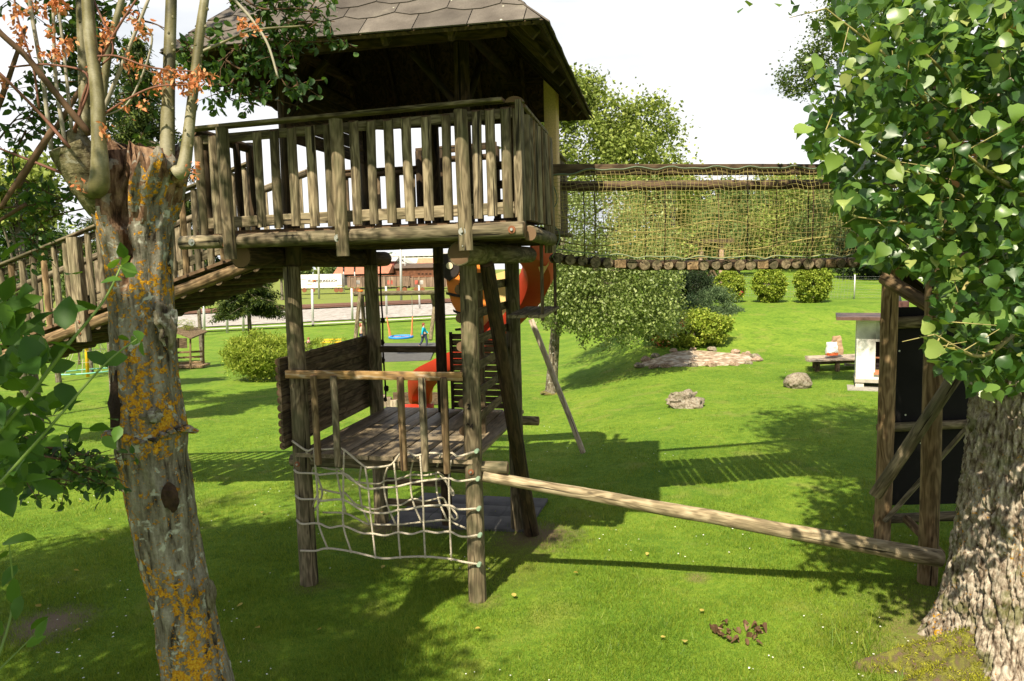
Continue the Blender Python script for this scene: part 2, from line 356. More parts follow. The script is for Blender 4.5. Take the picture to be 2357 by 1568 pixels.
def barkmat(name, base1, base2, crack, lich=0.0, moss=0.0, zs=.3, white=.25):
    m, n, b = mat(name); v, _ = objvec(n, (1, 1, zs)); a = noi(n, v, 22, 9, .3, .62); r = ramp(n, [(.34, crack), (.44, base1), (.64, base2)]); n.links.new(a.outputs[0], r.inputs[0])
    v2, _ = objvec(n, (1, 1, 1)); f = noi(n, v2, 60, 6); col = mix(n, .5, r.outputs[0], f.outputs[0], 'OVERLAY')
    wl = noi(n, v2, 13, 5, .4); wr = ramp(n, [(.58, (0, 0, 0)), (.64, (1, 1, 1))]); n.links.new(wl.outputs[0], wr.inputs[0]); col = mix(n, math_(n, 'MULTIPLY', wr.outputs[0], white * 2), col, (.40, .40, .34))
    h = math_(n, 'ADD', math_(n, 'MULTIPLY', a.outputs[0], 1.5), math_(n, 'MULTIPLY', f.outputs[0], .5))
    if moss:
        mo = noi(n, v2, 5, 6, .3); mr_ = ramp(n, [(.55, (0, 0, 0)), (.63, (1, 1, 1))]); n.links.new(mo.outputs[0], mr_.inputs[0]); col = mix(n, math_(n, 'MULTIPLY', mr_.outputs[0], moss), col, (.07, .085, .012))
    if lich:
        big = noi(n, v2, 2.6, 3); l1 = noi(n, v2, 30, 8, .3, .70); q = math_(n, 'ADD', math_(n, 'MULTIPLY', big.outputs[0], .36), math_(n, 'MULTIPLY', l1.outputs[0], .64))
        lr = ramp(n, [(.60 - lich * .069, (0, 0, 0)), (.606 - lich * .069, (1, 1, 1))]); n.links.new(q, lr.inputs[0])
        lc = ramp(n, [(.35, (.22, .085, .006)), (.5, (.42, .19, .010)), (.68, (.56, .34, .03))]); l2 = noi(n, v2, 80, 3); n.links.new(math_(n, 'ADD', math_(n, 'MULTIPLY', l2.outputs[0], .7), math_(n, 'MULTIPLY', big.outputs[0], .3)), lc.inputs[0])
        col = mix(n, lr.outputs[0], col, lc.outputs[0]); h = math_(n, 'ADD', h, math_(n, 'MULTIPLY', math_(n, 'MULTIPLY', lr.outputs[0], l2.outputs[0]), .9))
    n.links.new(col, b.inputs['Base Color']); b.inputs['Roughness'].default_value = .9; b.inputs['Specular IOR Level'].default_value = .15; bump(n, h, b, .8, .012); return m
M_['pollard'] = barkmat('pollard_bark_with_lichen', (.115, .098, .072), (.25, .225, .18), (.025, .018, .013), 1.0, 0, .20, .42)
M_['rot'] = barkmat('rotten_red_heartwood', (.085, .045, .025), (.26, .165, .10), (.018, .010, .006), 0, 0, .22, .18)
M_['stub'] = barkmat('smooth_stub_bark', (.12, .105, .05), (.21, .185, .11), (.04, .03, .018), 0, .3, 1.5, .15)
M_['poplarbark'] = barkmat('furrowed_poplar_bark', (.17, .13, .095), (.46, .40, .32), (.04, .025, .015), .03, .6, .30, .14)
M_['bark'] = barkmat('grey_brown_bark', (.10, .085, .055), (.22, .19, .14), (.03, .02, .015), 0, .4, .25, .3)
def mossmat():
    m, n, b = mat('moss'); v, _ = objvec(n); a = noi(n, v, 17, 8, .3); f = noi(n, v, 110, 4); r = ramp(n, [(.36, (.13, .085, .05)), (.48, (.11, .10, .025)), (.66, (.20, .20, .022))]); n.links.new(a.outputs[0], r.inputs[0])
    n.links.new(mix(n, .5, r.outputs[0], f.outputs[0], 'OVERLAY'), b.inputs['Base Color']); b.inputs['Roughness'].default_value = 1; bump(n, f.outputs[0], b, 1, .02); return m
M_['moss'] = mossmat()
M_['rock'] = barkmat('grey_field_stone', (.17, .14, .10), (.30, .26, .20), (.09, .065, .045), 0, .25, 1, .15)
M_['rock2'] = barkmat('reddish_field_stone', (.24, .16, .11), (.40, .30, .22), (.07, .05, .035), 0, 0, 1, .2)

def groundmat():
    m, n, b = mat('lawn'); g = N(n, 'ShaderNodeNewGeometry'); v = g.outputs['Position']
    a = noi(n, v, .55, 5); c = noi(n, v, 9, 5); f = noi(n, v, 55, 4)
    r = ramp(n, [(.36, (.058, .130, .014)), (.5, (.122, .205, .020)), (.64, (.21, .275, .032))])
    q = math_(n, 'ADD', math_(n, 'MULTIPLY', a.outputs[0], .34), math_(n, 'ADD', math_(n, 'MULTIPLY', c.outputs[0], .33), math_(n, 'MULTIPLY', f.outputs[0], .33))); n.links.new(q, r.inputs[0])
    col = r.outputs[0]
    dp = noi(n, v, 1.15, 6, .4); dpr = ramp(n, [(.56, (0, 0, 0)), (.68, (1, 1, 1))]); n.links.new(dp.outputs[0], dpr.inputs[0]); col = mix(n, math_(n, 'MULTIPLY', dpr.outputs[0], .45), col, (.23, .22, .06))
    dk = noi(n, v, 2.6, 4, .2); dkr = ramp(n, [(.55, (0, 0, 0)), (.62, (1, 1, 1))]); n.links.new(dk.outputs[0], dkr.inputs[0]); col = mix(n, math_(n, 'MULTIPLY', dkr.outputs[0], .35), col, (.045, .10, .008))
    def spot(cx, cy, rad, colr, amt, soft=.5):
        nonlocal col
        d = N(n, 'ShaderNodeVectorMath', operation='DISTANCE'); d.inputs[1].default_value = (cx, cy, 0); cb = N(n, 'ShaderNodeVectorMath', operation='MULTIPLY'); cb.inputs[1].default_value = (1, 1, 0); n.links.new(v, cb.inputs[0]); n.links.new(cb.outputs[0], d.inputs[0])
        mr_ = N(n, 'ShaderNodeMapRange'); mr_.inputs[1].default_value = rad * (1 + soft); mr_.inputs[2].default_value = rad * (1 - soft); mr_.inputs[3].default_value = 0; mr_.inputs[4].default_value = 1
        n.links.new(math_(n, 'ADD', d.outputs['Value'], math_(n, 'MULTIPLY', math_(n, 'SUBTRACT', c.outputs[0], .5), rad * 1.6)), mr_.inputs[0])
        col = mix(n, math_(n, 'MULTIPLY', mr_.outputs[0], amt), col, colr)
    for args in SPOTS: spot(*args)
    # strawy dry look beyond the fence
    s3 = N(n, 'ShaderNodeSeparateXYZ'); n.links.new(v, s3.inputs[0]); dr = N(n, 'ShaderNodeMapRange'); dr.inputs[1].default_value = 95; dr.inputs[2].default_value = 110; n.links.new(s3.outputs[1], dr.inputs[0])
    col = mix(n, math_(n, 'MULTIPLY', dr.outputs[0], .6), col, (.20, .20, .06))
    n.links.new(col, b.inputs['Base Color']); b.inputs['Roughness'].default_value = .95; b.inputs['Specular IOR Level'].default_value = .1
    bump(n, math_(n, 'ADD', f.outputs[0], c.outputs[0]), b, .6, .03); return m
DIRT = (.16, .105, .07)
g_pollard = P(478, 1568, 4.3)
SPOTS = [(G(110, 1440)[0], G(110, 1440)[1], .36, (.19, .135, .095), .95), (G(1230, 1235)[0], G(1230, 1235)[1], .5, DIRT, .85), (G(1110, 1385)[0], G(1110, 1385)[1], .18, (.14, .13, .04), .6),
         (G(712, 1350)[0], G(712, 1350)[1], .22, (.14, .13, .04), .6), (G(890, 1215)[0], G(890, 1215)[1], .35, DIRT, .85), (G(1040, 1215)[0], G(1040, 1215)[1], .25, DIRT, .6),
         (4.3, 5.9, 1.15, (.17, .115, .06), .75), (G(1605, 1330)[0], G(1605, 1330)[1], .12, DIRT, .6), (G(1150, 1300)[0], G(1150, 1300)[1], .7, (.13, .12, .03), .45)]
M_['lawn'] = groundmat()
def grassmat():
    m, n, b = mat('grass_blades'); g = N(n, 'ShaderNodeNewGeometry'); a = noi(n, g.outputs['Position'], .6, 4)
    q = math_(n, 'ADD', math_(n, 'MULTIPLY', a.outputs[0], .6), math_(n, 'MULTIPLY', g.outputs['Random Per Island'], .4))
    r = ramp(n, [(.25, (.045, .115, .010)), (.48, (.15, .25, .020)), (.68, (.28, .335, .035)), (.9, (.48, .43, .13))]); n.links.new(q, r.inputs[0]); n.links.new(r.outputs[0], b.inputs['Base Color']); b.inputs['Roughness'].default_value = .5; b.inputs['Specular IOR Level'].default_value = .3
    tr = N(n, 'ShaderNodeBsdfTranslucent'); n.links.new(mix(n, .5, r.outputs[0], (.30, .34, .015)), tr.inputs[0]); ms = N(n, 'ShaderNodeMixShader'); ms.inputs[0].default_value = .4
    n.links.new(b.outputs[0], ms.inputs[1]); n.links.new(tr.outputs[0], ms.inputs[2]); n.links.new(ms.outputs[0], n.nodes['Material Output'].inputs[0]); return m
M_['grass'] = grassmat()

# ------------------------------------------------------------------ leaf clouds
TPL = {
 'diamond': (np.array([(0, 0, 0), (.34, .45, .06), (0, 1, -.05), (-.34, .45, .06)]), np.array([(0, 1, 2), (0, 2, 3)])),
 'needle': (np.array([(0, 0, 0), (.13, .4, .02), (0, 1, -.1), (-.13, .4, .02)]), np.array([(0, 1, 2), (0, 2, 3)])),
 'oval': (np.array([(0, 0, 0), (.22, .2, .05), (.27, .5, .06), (.14, .8, .0), (0, 1, -.1), (-.14, .8, .0), (-.27, .5, .06), (-.22, .2, .05), (0, .5, -.02)]),
          np.array([(0, 1, 8), (1, 2, 8), (2, 3, 8), (3, 4, 8), (4, 5, 8), (5, 6, 8), (6, 7, 8), (7, 0, 8)])),
 'heart': (np.array([(0, .04, 0), (.20, 0, .05), (.42, .10, .09), (.50, .30, .09), (.40, .55, .05), (.22, .74, 0), (.08, .90, -.05), (0, 1.08, -.10), (-.08, .90, -.05), (-.22, .74, 0), (-.40, .55, .05), (-.50, .30, .09), (-.42, .10, .09), (-.20, 0, .05), (0, .35, -.02), (0, .70, -.04)]),
           np.array([(0, 1, 14), (1, 2, 14), (2, 3, 14), (3, 4, 14), (4, 15, 14), (4, 5, 15), (5, 6, 15), (6, 7, 15), (7, 8, 15), (8, 9, 15), (9, 10, 15), (10, 14, 15), (10, 11, 14), (11, 12, 14), (12, 13, 14), (13, 0, 14)])),
}
def nrm(a): return a / np.maximum(np.linalg.norm(a, axis=-1, keepdims=True), 1e-9)
def leaves(pts, size, tpl='diamond', nbias=(0, 0, 1), nb=.8, tbias=(0, 0, -1), tb=.4, g=rng):
    pts = np.asarray(pts, float); n = len(pts); V0, F0 = TPL[tpl]
    nn = nrm(g.normal(size=(n, 3)) + np.asarray(nbias) * nb); t = g.normal(size=(n, 3)) + np.asarray(tbias) * tb
    t = nrm(t - nn * (t * nn).sum(1, keepdims=True)); x = np.cross(t, nn)
    s = (np.asarray(size) * g.uniform(.7, 1.25, n)).reshape(n, 1, 1)
    V = pts[:, None, :] + s * (V0[None, :, 0:1] * x[:, None, :] + V0[None, :, 1:2] * t[:, None, :] + V0[None, :, 2:3] * nn[:, None, :])
    F = F0[None] + (np.arange(n) * len(V0))[:, None, None]
    return V.reshape(-1, 3), F.reshape(-1, 3)
def leafobj(name, pts, size, m, parent, origin=None, **k):
    o = np.array(origin if origin is not None else WM[parent.name].translation, float)
    V, F = leaves(pts, size, **k); ob = mk(name, V - o, F, m, parent, Matrix.Translation(Vector(o))); ob['kind'] = 'stuff'; return ob
def ellip(n, c, r, g=rng, shell=.45):
    d = nrm(g.normal(size=(n, 3))); q = g.uniform(shell, 1, (n, 1)) ** .6; return np.asarray(c) + d * q * np.asarray(r)
def clumped(c, r, nclump, per, cr, g=rng, shell=.4, flat=.7):
    cc = ellip(nclump, c, r, g, shell); s = cr * g.uniform(.5, 1.3, (nclump, 1, 1))
    p = cc[:, None, :] + g.normal(size=(nclump, per, 3)) * s * np.array([1, 1, flat]) * .55
    return p.reshape(-1, 3), cc
def tree(name, base, label, cat, crowns, leafm, size, trunk_r, trunk_h, group=None, bark='bark', nclump=90, per=110, cr=.5, tpl='diamond', shell=.4, limbs=10, part='crown', nb=.8):
    t = thing(name, base, label, cat, group); base = np.array(base, float); pts = []; ccs = []
    for c, r in crowns:
        f = (r[0] * r[1] * r[2]) ** (1 / 3); p, cc = clumped(c, r, nclump, per, cr, shell=shell); pts.append(p); ccs.append(cc)
    pts = np.concatenate(pts); ccs = np.concatenate(ccs)
    leafobj(part, pts, size, leafm, t, tpl=tpl, nb=nb)
    top = base + np.array([0, 0, trunk_h]); mid = base + np.array([rnd.uniform(-.03, .03) * trunk_h, 0, trunk_h * .5])
    tube('trunk', [base - [0, 0, .2], base + [0, 0, .1], mid, top], [trunk_r * 1.5, trunk_r * 1.15, trunk_r * .9, trunk_r * .55], M_[bark], t, 10, .05)
    lst = []
    for i in range(limbs):
        e_ = ccs[int(rng.integers(len(ccs)))]; s_ = base + (top - base) * rnd.uniform(.45, 1); m_ = (s_ + e_) / 2 + [0, 0, .12 * np.linalg.norm(e_ - s_)]
        lst.append((spline([s_, m_, e_], 4), np.linspace(trunk_r * .42, trunk_r * .08, 9)))
    if lst: b_ = tubes('limb', lst, M_[bark], t, 6)
    return t

# ------------------------------------------------------------------ ground
def axis(fine0, fine1, step, lo, hi, grow=1.12):
    a = list(np.arange(fine0, fine1, step)); s = step; x = a[-1]
    while x < hi: s *= grow; x += s; a.append(x)
    s = step; x = a[0]; pre = []
    while x > lo: s *= grow; x -= s; pre.append(x)
    return np.array(pre[::-1] + a)
gx = axis(-12, 14, .25, -420, 420); gy = axis(0, 40, .25, -60, 620)
XX, YY = np.meshgrid(gx, gy); ZG = gz(XX, YY); nx, ny = len(gx), len(gy)
idx = np.arange(nx * ny).reshape(ny, nx)
Fg = np.stack([idx[:-1, :-1], idx[:-1, 1:], idx[1:, 1:], idx[1:, :-1]], -1).reshape(-1, 4)
ground = tag(mk('ground', np.stack([XX, YY, ZG], -1).reshape(-1, 3), Fg, M_['lawn'], smooth='all'), kind='structure')

# grass blades: dense near, sparser and larger further off
def blades(n, y0, y1, h0, h1, wd, name, xr=None, keep=None):
    Y = 1 / rng.uniform(1 / y1, 1 / y0, n); a = rng.uniform(-.76, .76, n) if xr is None else rng.uniform(xr[0], xr[1], n)
    X = a * Y
    ok = np.ones(n, bool)
    for (cx, cy, rad, col, amt, *_) in SPOTS[:6]:
        ok &= (np.hypot(X - cx, Y - cy) > rad * rng.uniform(.3, 1.3, n)) | (rng.uniform(size=n) > amt)
    ok &= (np.hypot(X - 4.3, Y - 5.9) > rng.uniform(.8, 1.3, n))
    if keep is not None: ok &= keep(X, Y)
    X = X[ok]; Y = Y[ok]; n = len(X); Zb = gz(X, Y)
    h = rng.uniform(h0, h1, n) * (1 + .5 * np.sin(X * 3.1 + np.sin(Y * 2.3) * 2) * np.sin(Y * 2.7)); th = rng.uniform(0, 2 * PI, n); ln = rng.normal(0, .45, (n, 2)) * h[:, None]
    wx = np.cos(th) * wd * (Y / y0) ** .5; wy = np.sin(th) * wd * (Y / y0) ** .5
    V = np.empty((n, 3, 3)); V[:, 0] = np.stack([X - wx, Y - wy, Zb - .004], -1); V[:, 1] = np.stack([X + wx, Y + wy, Zb - .004], -1); V[:, 2] = np.stack([X + ln[:, 0], Y + ln[:, 1], Zb + h], -1)
    o = mk(name, V.reshape(-1, 3), np.arange(3 * n).reshape(-1, 3), M_['grass']); return tag(o, kind='stuff')
o = blades(620000, 4.3, 26, .015, .042, .0022, 'grass'); tag(o, 'short mown green grass covering the playground lawn', 'grass')
o = blades(3500, 4.6, 16, .05, .10, .003, 'long_grass'); tag(o, 'scattered longer grass stalks standing out of the mown lawn', 'grass')
o = blades(2600, 4.9, 6.6, .06, .17, .0035, 'grass_tuft', (.33, .66), lambda X, Y: np.abs(np.hypot(X - 4.3, Y - 5.9) - 1.3) < .22); tag(o, 'rough tufts of long grass round the foot of the big tree', 'grass')

# daisies
def daisies():
    n = 900; Y = 1 / rng.uniform(1 / 26, 1 / 4.8, n); X = rng.uniform(-.7, .7, n) * Y
    f = np.array([noise.noise(Vector((x * .5, y * .5, 3))) for x, y in zip(X, Y)]); k = f > .02; X = X[k]; Y = Y[k]; n = len(X)
    Zb = gz(X, Y) + .035; a = np.arange(6) * PI / 3; r = rng.uniform(.006, .011, n)
    V = np.stack([X[:, None] + r[:, None] * np.cos(a), Y[:, None] + r[:, None] * np.sin(a), np.repeat(Zb[:, None], 6, 1) + rng.normal(0, .002, (n, 6))], -1)
    m = plain('daisy_white', (.75, .74, .66), .7, .2)
    return tag(mk('daisies', V.reshape(-1, 3), np.arange(6 * n).reshape(-1, 6), m), 'small white daisies and clover heads dotted over the lawn', 'daisies', kind='stuff')
daisies()

# ------------------------------------------------------------------ main play tower
tower = thing('play_tower', T(.95, 1.1, 0), 'tall two-storey wooden log play tower with a shingled roof and slatted balcony', 'play tower')
def gzT(u, v): p = T(u, v, 0); return float(gz(p[0], p[1]))
VB = 2.2
for (u, v, us, r, mt) in ((0, 0, 0, .098, POLE), (1.95, 0, 0, .095, POLE), (-.09, VB, 0, .10, POLE), (.88, VB, 0, .075, DARK), (1.88, VB, 0, .10, POLE)):
    log('post', T(u, v, gzT(u, v) - .25), T(u, v, 3.52), r, tower, mt, r * .93)
for (u, v, r) in ((0, .05, .085), (1.93, .05, .085), (-.09, VB, .09), (.88, VB, .07), (1.88, VB, .085)):
    log('roof_post', T(u, v, 3.52), T(u, v, 5.65), r, tower, DARK, r * .9)  # same posts continued in darker wood, painting in the shade under the roof
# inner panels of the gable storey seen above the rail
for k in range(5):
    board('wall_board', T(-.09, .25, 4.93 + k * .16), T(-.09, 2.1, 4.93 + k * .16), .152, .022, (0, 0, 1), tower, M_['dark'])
# OSB clad post at the bridge gate
po = prism('clad_post', T(2.52, 1.72, 3.9), T(2.52, 1.72, 5.75), bprof(.14, .22, .003), None or plain('chipboard_panel', (.66, .47, .22), .7, .3, 0, (90, .3, .003), .2, 70), tower, UU)
po['label'] = 'pale chipboard clad post beside the bridge gate'
# big carrier logs
log('carrier_log', T(-.20, -.60, 3.63), T(-.20, 2.95, 3.60), .118, tower, [M_['dark'], M_['end']], .105, 20)
log('carrier_log', T(2.06, -.62, 3.60), T(2.12, 2.15, 3.60), .112, tower, [M_['pole'], M_['end']], .10, 20)
# joists and cross logs carried by them
for v, r in ((-.02, .045), (.75, .05), (1.5, .05), (2.3, .05)):
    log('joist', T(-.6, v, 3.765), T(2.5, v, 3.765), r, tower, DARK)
log('edge_log', T(-.77, -.72, 3.775), T(-.30, -.72, 3.775), .066, tower, RAIL, .066)
log('edge_log', T(-.30, -.72, 3.775), T(2.70, -.72, 3.79), .066, tower, RAIL, .076, seg=9)
log('side_log', T(2.72, -.62, 3.76), T(2.66, .75, 3.74), .07, tower, POLE)
for i in range(12):
    a = -.65 + i * .268
    board('floorboard', T(a + .13, -.64, 3.86), T(a + .13, 3.02, 3.86), .262, .042, UU, tower, MID)
for i in range(2):
    board('floorboard', T(-.80 - i * .27, 1.45, 3.86), T(-.80 - i * .27, 2.9, 3.86), .262, .042, UU, tower, MID)
# front railing
FRONTU = [-.52, -.36, .12, .30, .48, .67, .85, 1.11, 1.28, 1.45, 1.62, 1.81, 2.0, 2.28, 2.40, 2.54]
vf = -.72
for i, u in enumerate(FRONTU):
    zt = 4.80 + .045 * (u + .5) / 3 + rnd.uniform(-.012, .012); zb = 3.88 + rnd.uniform(-.015, .01) + .03 * (u + .5) / 3
    if i < 2: zb -= .03
    halflog('baluster', T(u + rnd.uniform(-.008, .008), vf + .03, zb), T(u, vf + .03, zt), .088 + rnd.uniform(-.006, .006), .05, -VV, tower, [(M_['rail'] if i % 3 else M_['pole']), M_['end']], slant=.5)
halflog('baluster', T(2.625, vf + .06, 3.9), T(2.62, vf + .06, 4.83), .05, .04, -VV, tower, RAIL)
for u, zb in ((-.19, 3.60), (.98, 3.60), (2.16, 3.62)):
    halflog('rail_post', T(u + .02, vf - .075, zb), T(u, vf - .06, 4.83), .125, .068, -VV, tower, POLE, 5)
board('top_rail', T(-.62, vf + .01, 4.855), T(2.53, vf + .01, 4.905), .135, .03, VV, tower, RAIL, 6, .004)
board('under_rail', T(-.60, vf + .046, 4.755), T(2.6, vf + .046, 4.80), .085, .03, ZZ, tower, RAIL)
board('toe_board', T(-.60, vf + .046, 3.955), T(2.6, vf + .046, 3.985), .105, .03, ZZ, tower, RAIL)
# bolts
def bolt(p, nrm_, r, parent, washer='rust'):
    n_ = np.array(nrm_, float); w_ = prism('washer', p, p + n_ * .006, circ(r, 16), M_[washer], parent)
    prism('bolt', p + n_ * .0065, p + n_ * .022, circ(r * .42, 6), M_['steel'], parent, endch=.003)
for (u, v, z, wsh) in ((-.21, -.815, 3.74, 'rust'), (.975, -.85, 3.765, 'steel'), (2.165, -.85, 3.785, 'steel'), (2.60, -.80, 3.79, 'rust'), (-.60, -.79, 3.775, 'steel')):
    bolt(T(u, v, z), -VV, .034, tower, wsh)
bolt(T(2.17, -.85, 3.66), -VV, .014, tower, 'steel')
bolt(T(0, -.105, 1.40), -VV, .03, tower, 'rust'); bolt(T(1.95, -.10, 1.40), -VV, .03, tower, 'rust')
# right side railing, with the bridge gate behind it
us = 2.66
prism('corner_board', T(us, -.66, 3.80), T(us, -.66, 4.90), bprof(.05, .13, .003), RAIL, tower, UU)
halflog('corner_cap', T(us - .04, -.70, 4.885), T(us - .04, -.62, 4.885), .16, .05, ZZ, tower, RAIL)
for i in range(9):
    v = -.52 + i * .138; halflog('baluster', T(us, v, 3.88), T(us - .01 * i * .3, v, 4.80), 0.108, .06, UU, tower, [M_[('pole', 'rail', 'warm')[i % 3]], M_['end']])
board('hand_rail', T(us - .02, -.62, 4.865), T(us - .08, .80, 4.865), .13, .03, UU, tower, RAIL)
prism('gate_post', T(us - .03, .88, 3.60), T(us - .05, .88, 4.83), bprof(.10, .17, .02), POLE, tower, UU)
for i in range(6):
    v = 2.2 + i * .15; halflog('baluster', T(2.46, v, 3.9), T(2.45, v, 4.82), .10, .045, UU, tower, POLE)
board('hand_rail', T(2.46, 2.1, 4.87), T(2.43, 3.05, 4.87), .13, .03, UU, tower, RAIL)
# left side and rear railings
log('hand_rail', T(-.65, -.6, 4.86), T(-.67, .52, 4.84), .05, tower, DARK)
for v in (-.45, -.2, .08, .36): halflog('baluster', T(-.63, v, 3.88), T(-.64, v, 4.84), .095, .05, UU, tower, DARK)
log('post', T(-.72, .5, 3.7), T(-.73, .5, 4.92), .05, tower, DARK)
log('hand_rail', T(-1.05, 3.0, 4.84), T(.35, 3.0, 4.84), .045, tower, DARK)
board('rail_cap', T(-1.0, 3.0, 4.90), T(.35, 3.0, 4.90), .12, .025, VV, tower, M_['dark'])
for i, u in enumerate((-1.0, -.82, -.62, -.30, -.02, .22, .46, .72, .98, 1.25)):
    board('infill_board', T(u, 3.02, 3.88), T(u, 3.02, 4.82 + (.0 if u < .4 else .25)), .13 if i % 3 else .09, .03, UU, tower, [M_['mid' if i % 2 else 'dark']])
board('slide_gate_rail', T(.30, 3.05, 5.12), T(1.5, 3.05, 5.14), .10, .03, ZZ, tower, M_['dark'])
log('slide_gate_rail', T(.30, 3.1, 5.0), T(1.5, 3.1, 5.0), .045, tower, DARK)
for u in (.36, .70, 1.12, 1.5): log('slide_gate_post', T(u, 3.0, 3.9), T(u, 3.0, 5.12), .05, tower, DARK)
for z in (4.05, 4.3, 4.55, 4.8): board('slat', T(1.55, 2.6, z), T(2.35, 2.6, z), .11, .03, ZZ, tower, M_['dark'])
for z in (4.75, 5.0): board('yellow_panel', T(1.75, 3.2, z), T(2.3, 3.2, z), .2, .02, ZZ, tower, plain('yellow_ply', (.50, .34, .13), .6, .3, 0, None, .12, 12))
# ring beams and rafters
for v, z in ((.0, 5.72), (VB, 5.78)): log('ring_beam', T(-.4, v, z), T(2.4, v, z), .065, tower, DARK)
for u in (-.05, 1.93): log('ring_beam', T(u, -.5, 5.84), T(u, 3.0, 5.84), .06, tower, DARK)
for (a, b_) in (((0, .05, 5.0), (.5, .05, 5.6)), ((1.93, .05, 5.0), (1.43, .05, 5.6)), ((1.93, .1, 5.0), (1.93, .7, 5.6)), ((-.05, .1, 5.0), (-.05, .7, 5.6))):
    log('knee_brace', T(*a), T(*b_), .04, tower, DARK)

# ---- roof
RC = [np.array(T(*q)) for q in ((-1.0, -1.25, 5.40), (2.98, -1.38, 5.42), (2.84, 2.72, 5.40), (-1.32, 2.45, 5.40))]
for i, (x, y, Y) in enumerate(((372, 120, 6.30), (1250, 46, 5.68), (1359, 273, 9.67), (746, 302, 10.1))): RC[i] = P(x, y, Y)
zav = 5.4
APX = P(905, -215, 8.2)
M_['shingle'] = None
def shinglemat():
    m, n, b = mat('bitumen_shingle'); g = N(n, 'ShaderNodeNewGeometry'); v = g.outputs['Position']; oi = N(n, 'ShaderNodeObjectInfo')
    a = noi(n, v, 4, 6); f = noi(n, v, 160, 3); r = ramp(n, [(.3, (.065, .054, .044)), (.6, (.112, .096, .080)), (.75, (.165, .145, .115))]); n.links.new(a.outputs[0], r.inputs[0])
    col = mix(n, .6, r.outputs[0], f.outputs[0], 'OVERLAY')
    vo = N(n, 'ShaderNodeTexVoronoi'); vo.inputs['Scale'].default_value = 8; n.links.new(v, vo.inputs['Vector']); k = ramp(n, [(.10, (1, 1, 1)), (.14, (0, 0, 0))]); n.links.new(math_(n, 'ADD', vo.outputs['Distance'], math_(n, 'MULTIPLY', a.outputs[0], .12)), k.inputs[0])
    gate = ramp(n, [(.5, (0, 0, 0)), (.52, (1, 1, 1))]); s_ = N(n, 'ShaderNodeSeparateColor'); n.links.new(vo.outputs['Color'], s_.inputs[0]); n.links.new(s_.outputs[0], gate.inputs[0])
    lc = ramp(n, [(.8, (.50, .50, .38)), (.82, (.50, .24, .05))]); n.links.new(s_.outputs[1], lc.inputs[0])
    col = mix(n, math_(n, 'MULTIPLY', k.outputs[0], gate.outputs[0]), col, lc.outputs[0])
    hs = N(n, 'ShaderNodeHueSaturation'); n.links.new(col, hs.inputs['Color']); rr = N(n, 'ShaderNodeMapRange'); rr.inputs[3].default_value = .82; rr.inputs[4].default_value = 1.15; n.links.new(oi.outputs['Random'], rr.inputs[0]); n.links.new(rr.outputs[0], hs.inputs['Value'])
    n.links.new(hs.outputs[0], b.inputs['Base Color']); b.inputs['Roughness'].default_value = .85; b.inputs['Specular IOR Level'].default_value = .25; bump(n, f.outputs[0], b, .5, .004); return m
M_['shingle'] = shinglemat()
def clip(poly, tri):
    for i in range(len(tri)):
        a, b_ = tri[i], tri[(i + 1) % len(tri)]; o_ = []; e_ = b_ - a
        def side(p): return e_[0] * (p[1] - a[1]) - e_[1] * (p[0] - a[0])
        for j in range(len(poly)):
            p, q = poly[j], poly[(j + 1) % len(poly)]; sp_, sq = side(p), side(q)
            if sp_ >= 0: o_.append(p)
            if sp_ * sq < 0: o_.append(p + (q - p) * (sp_ / (sp_ - sq)))
        poly = o_
        if len(poly) < 3: return []
    return poly
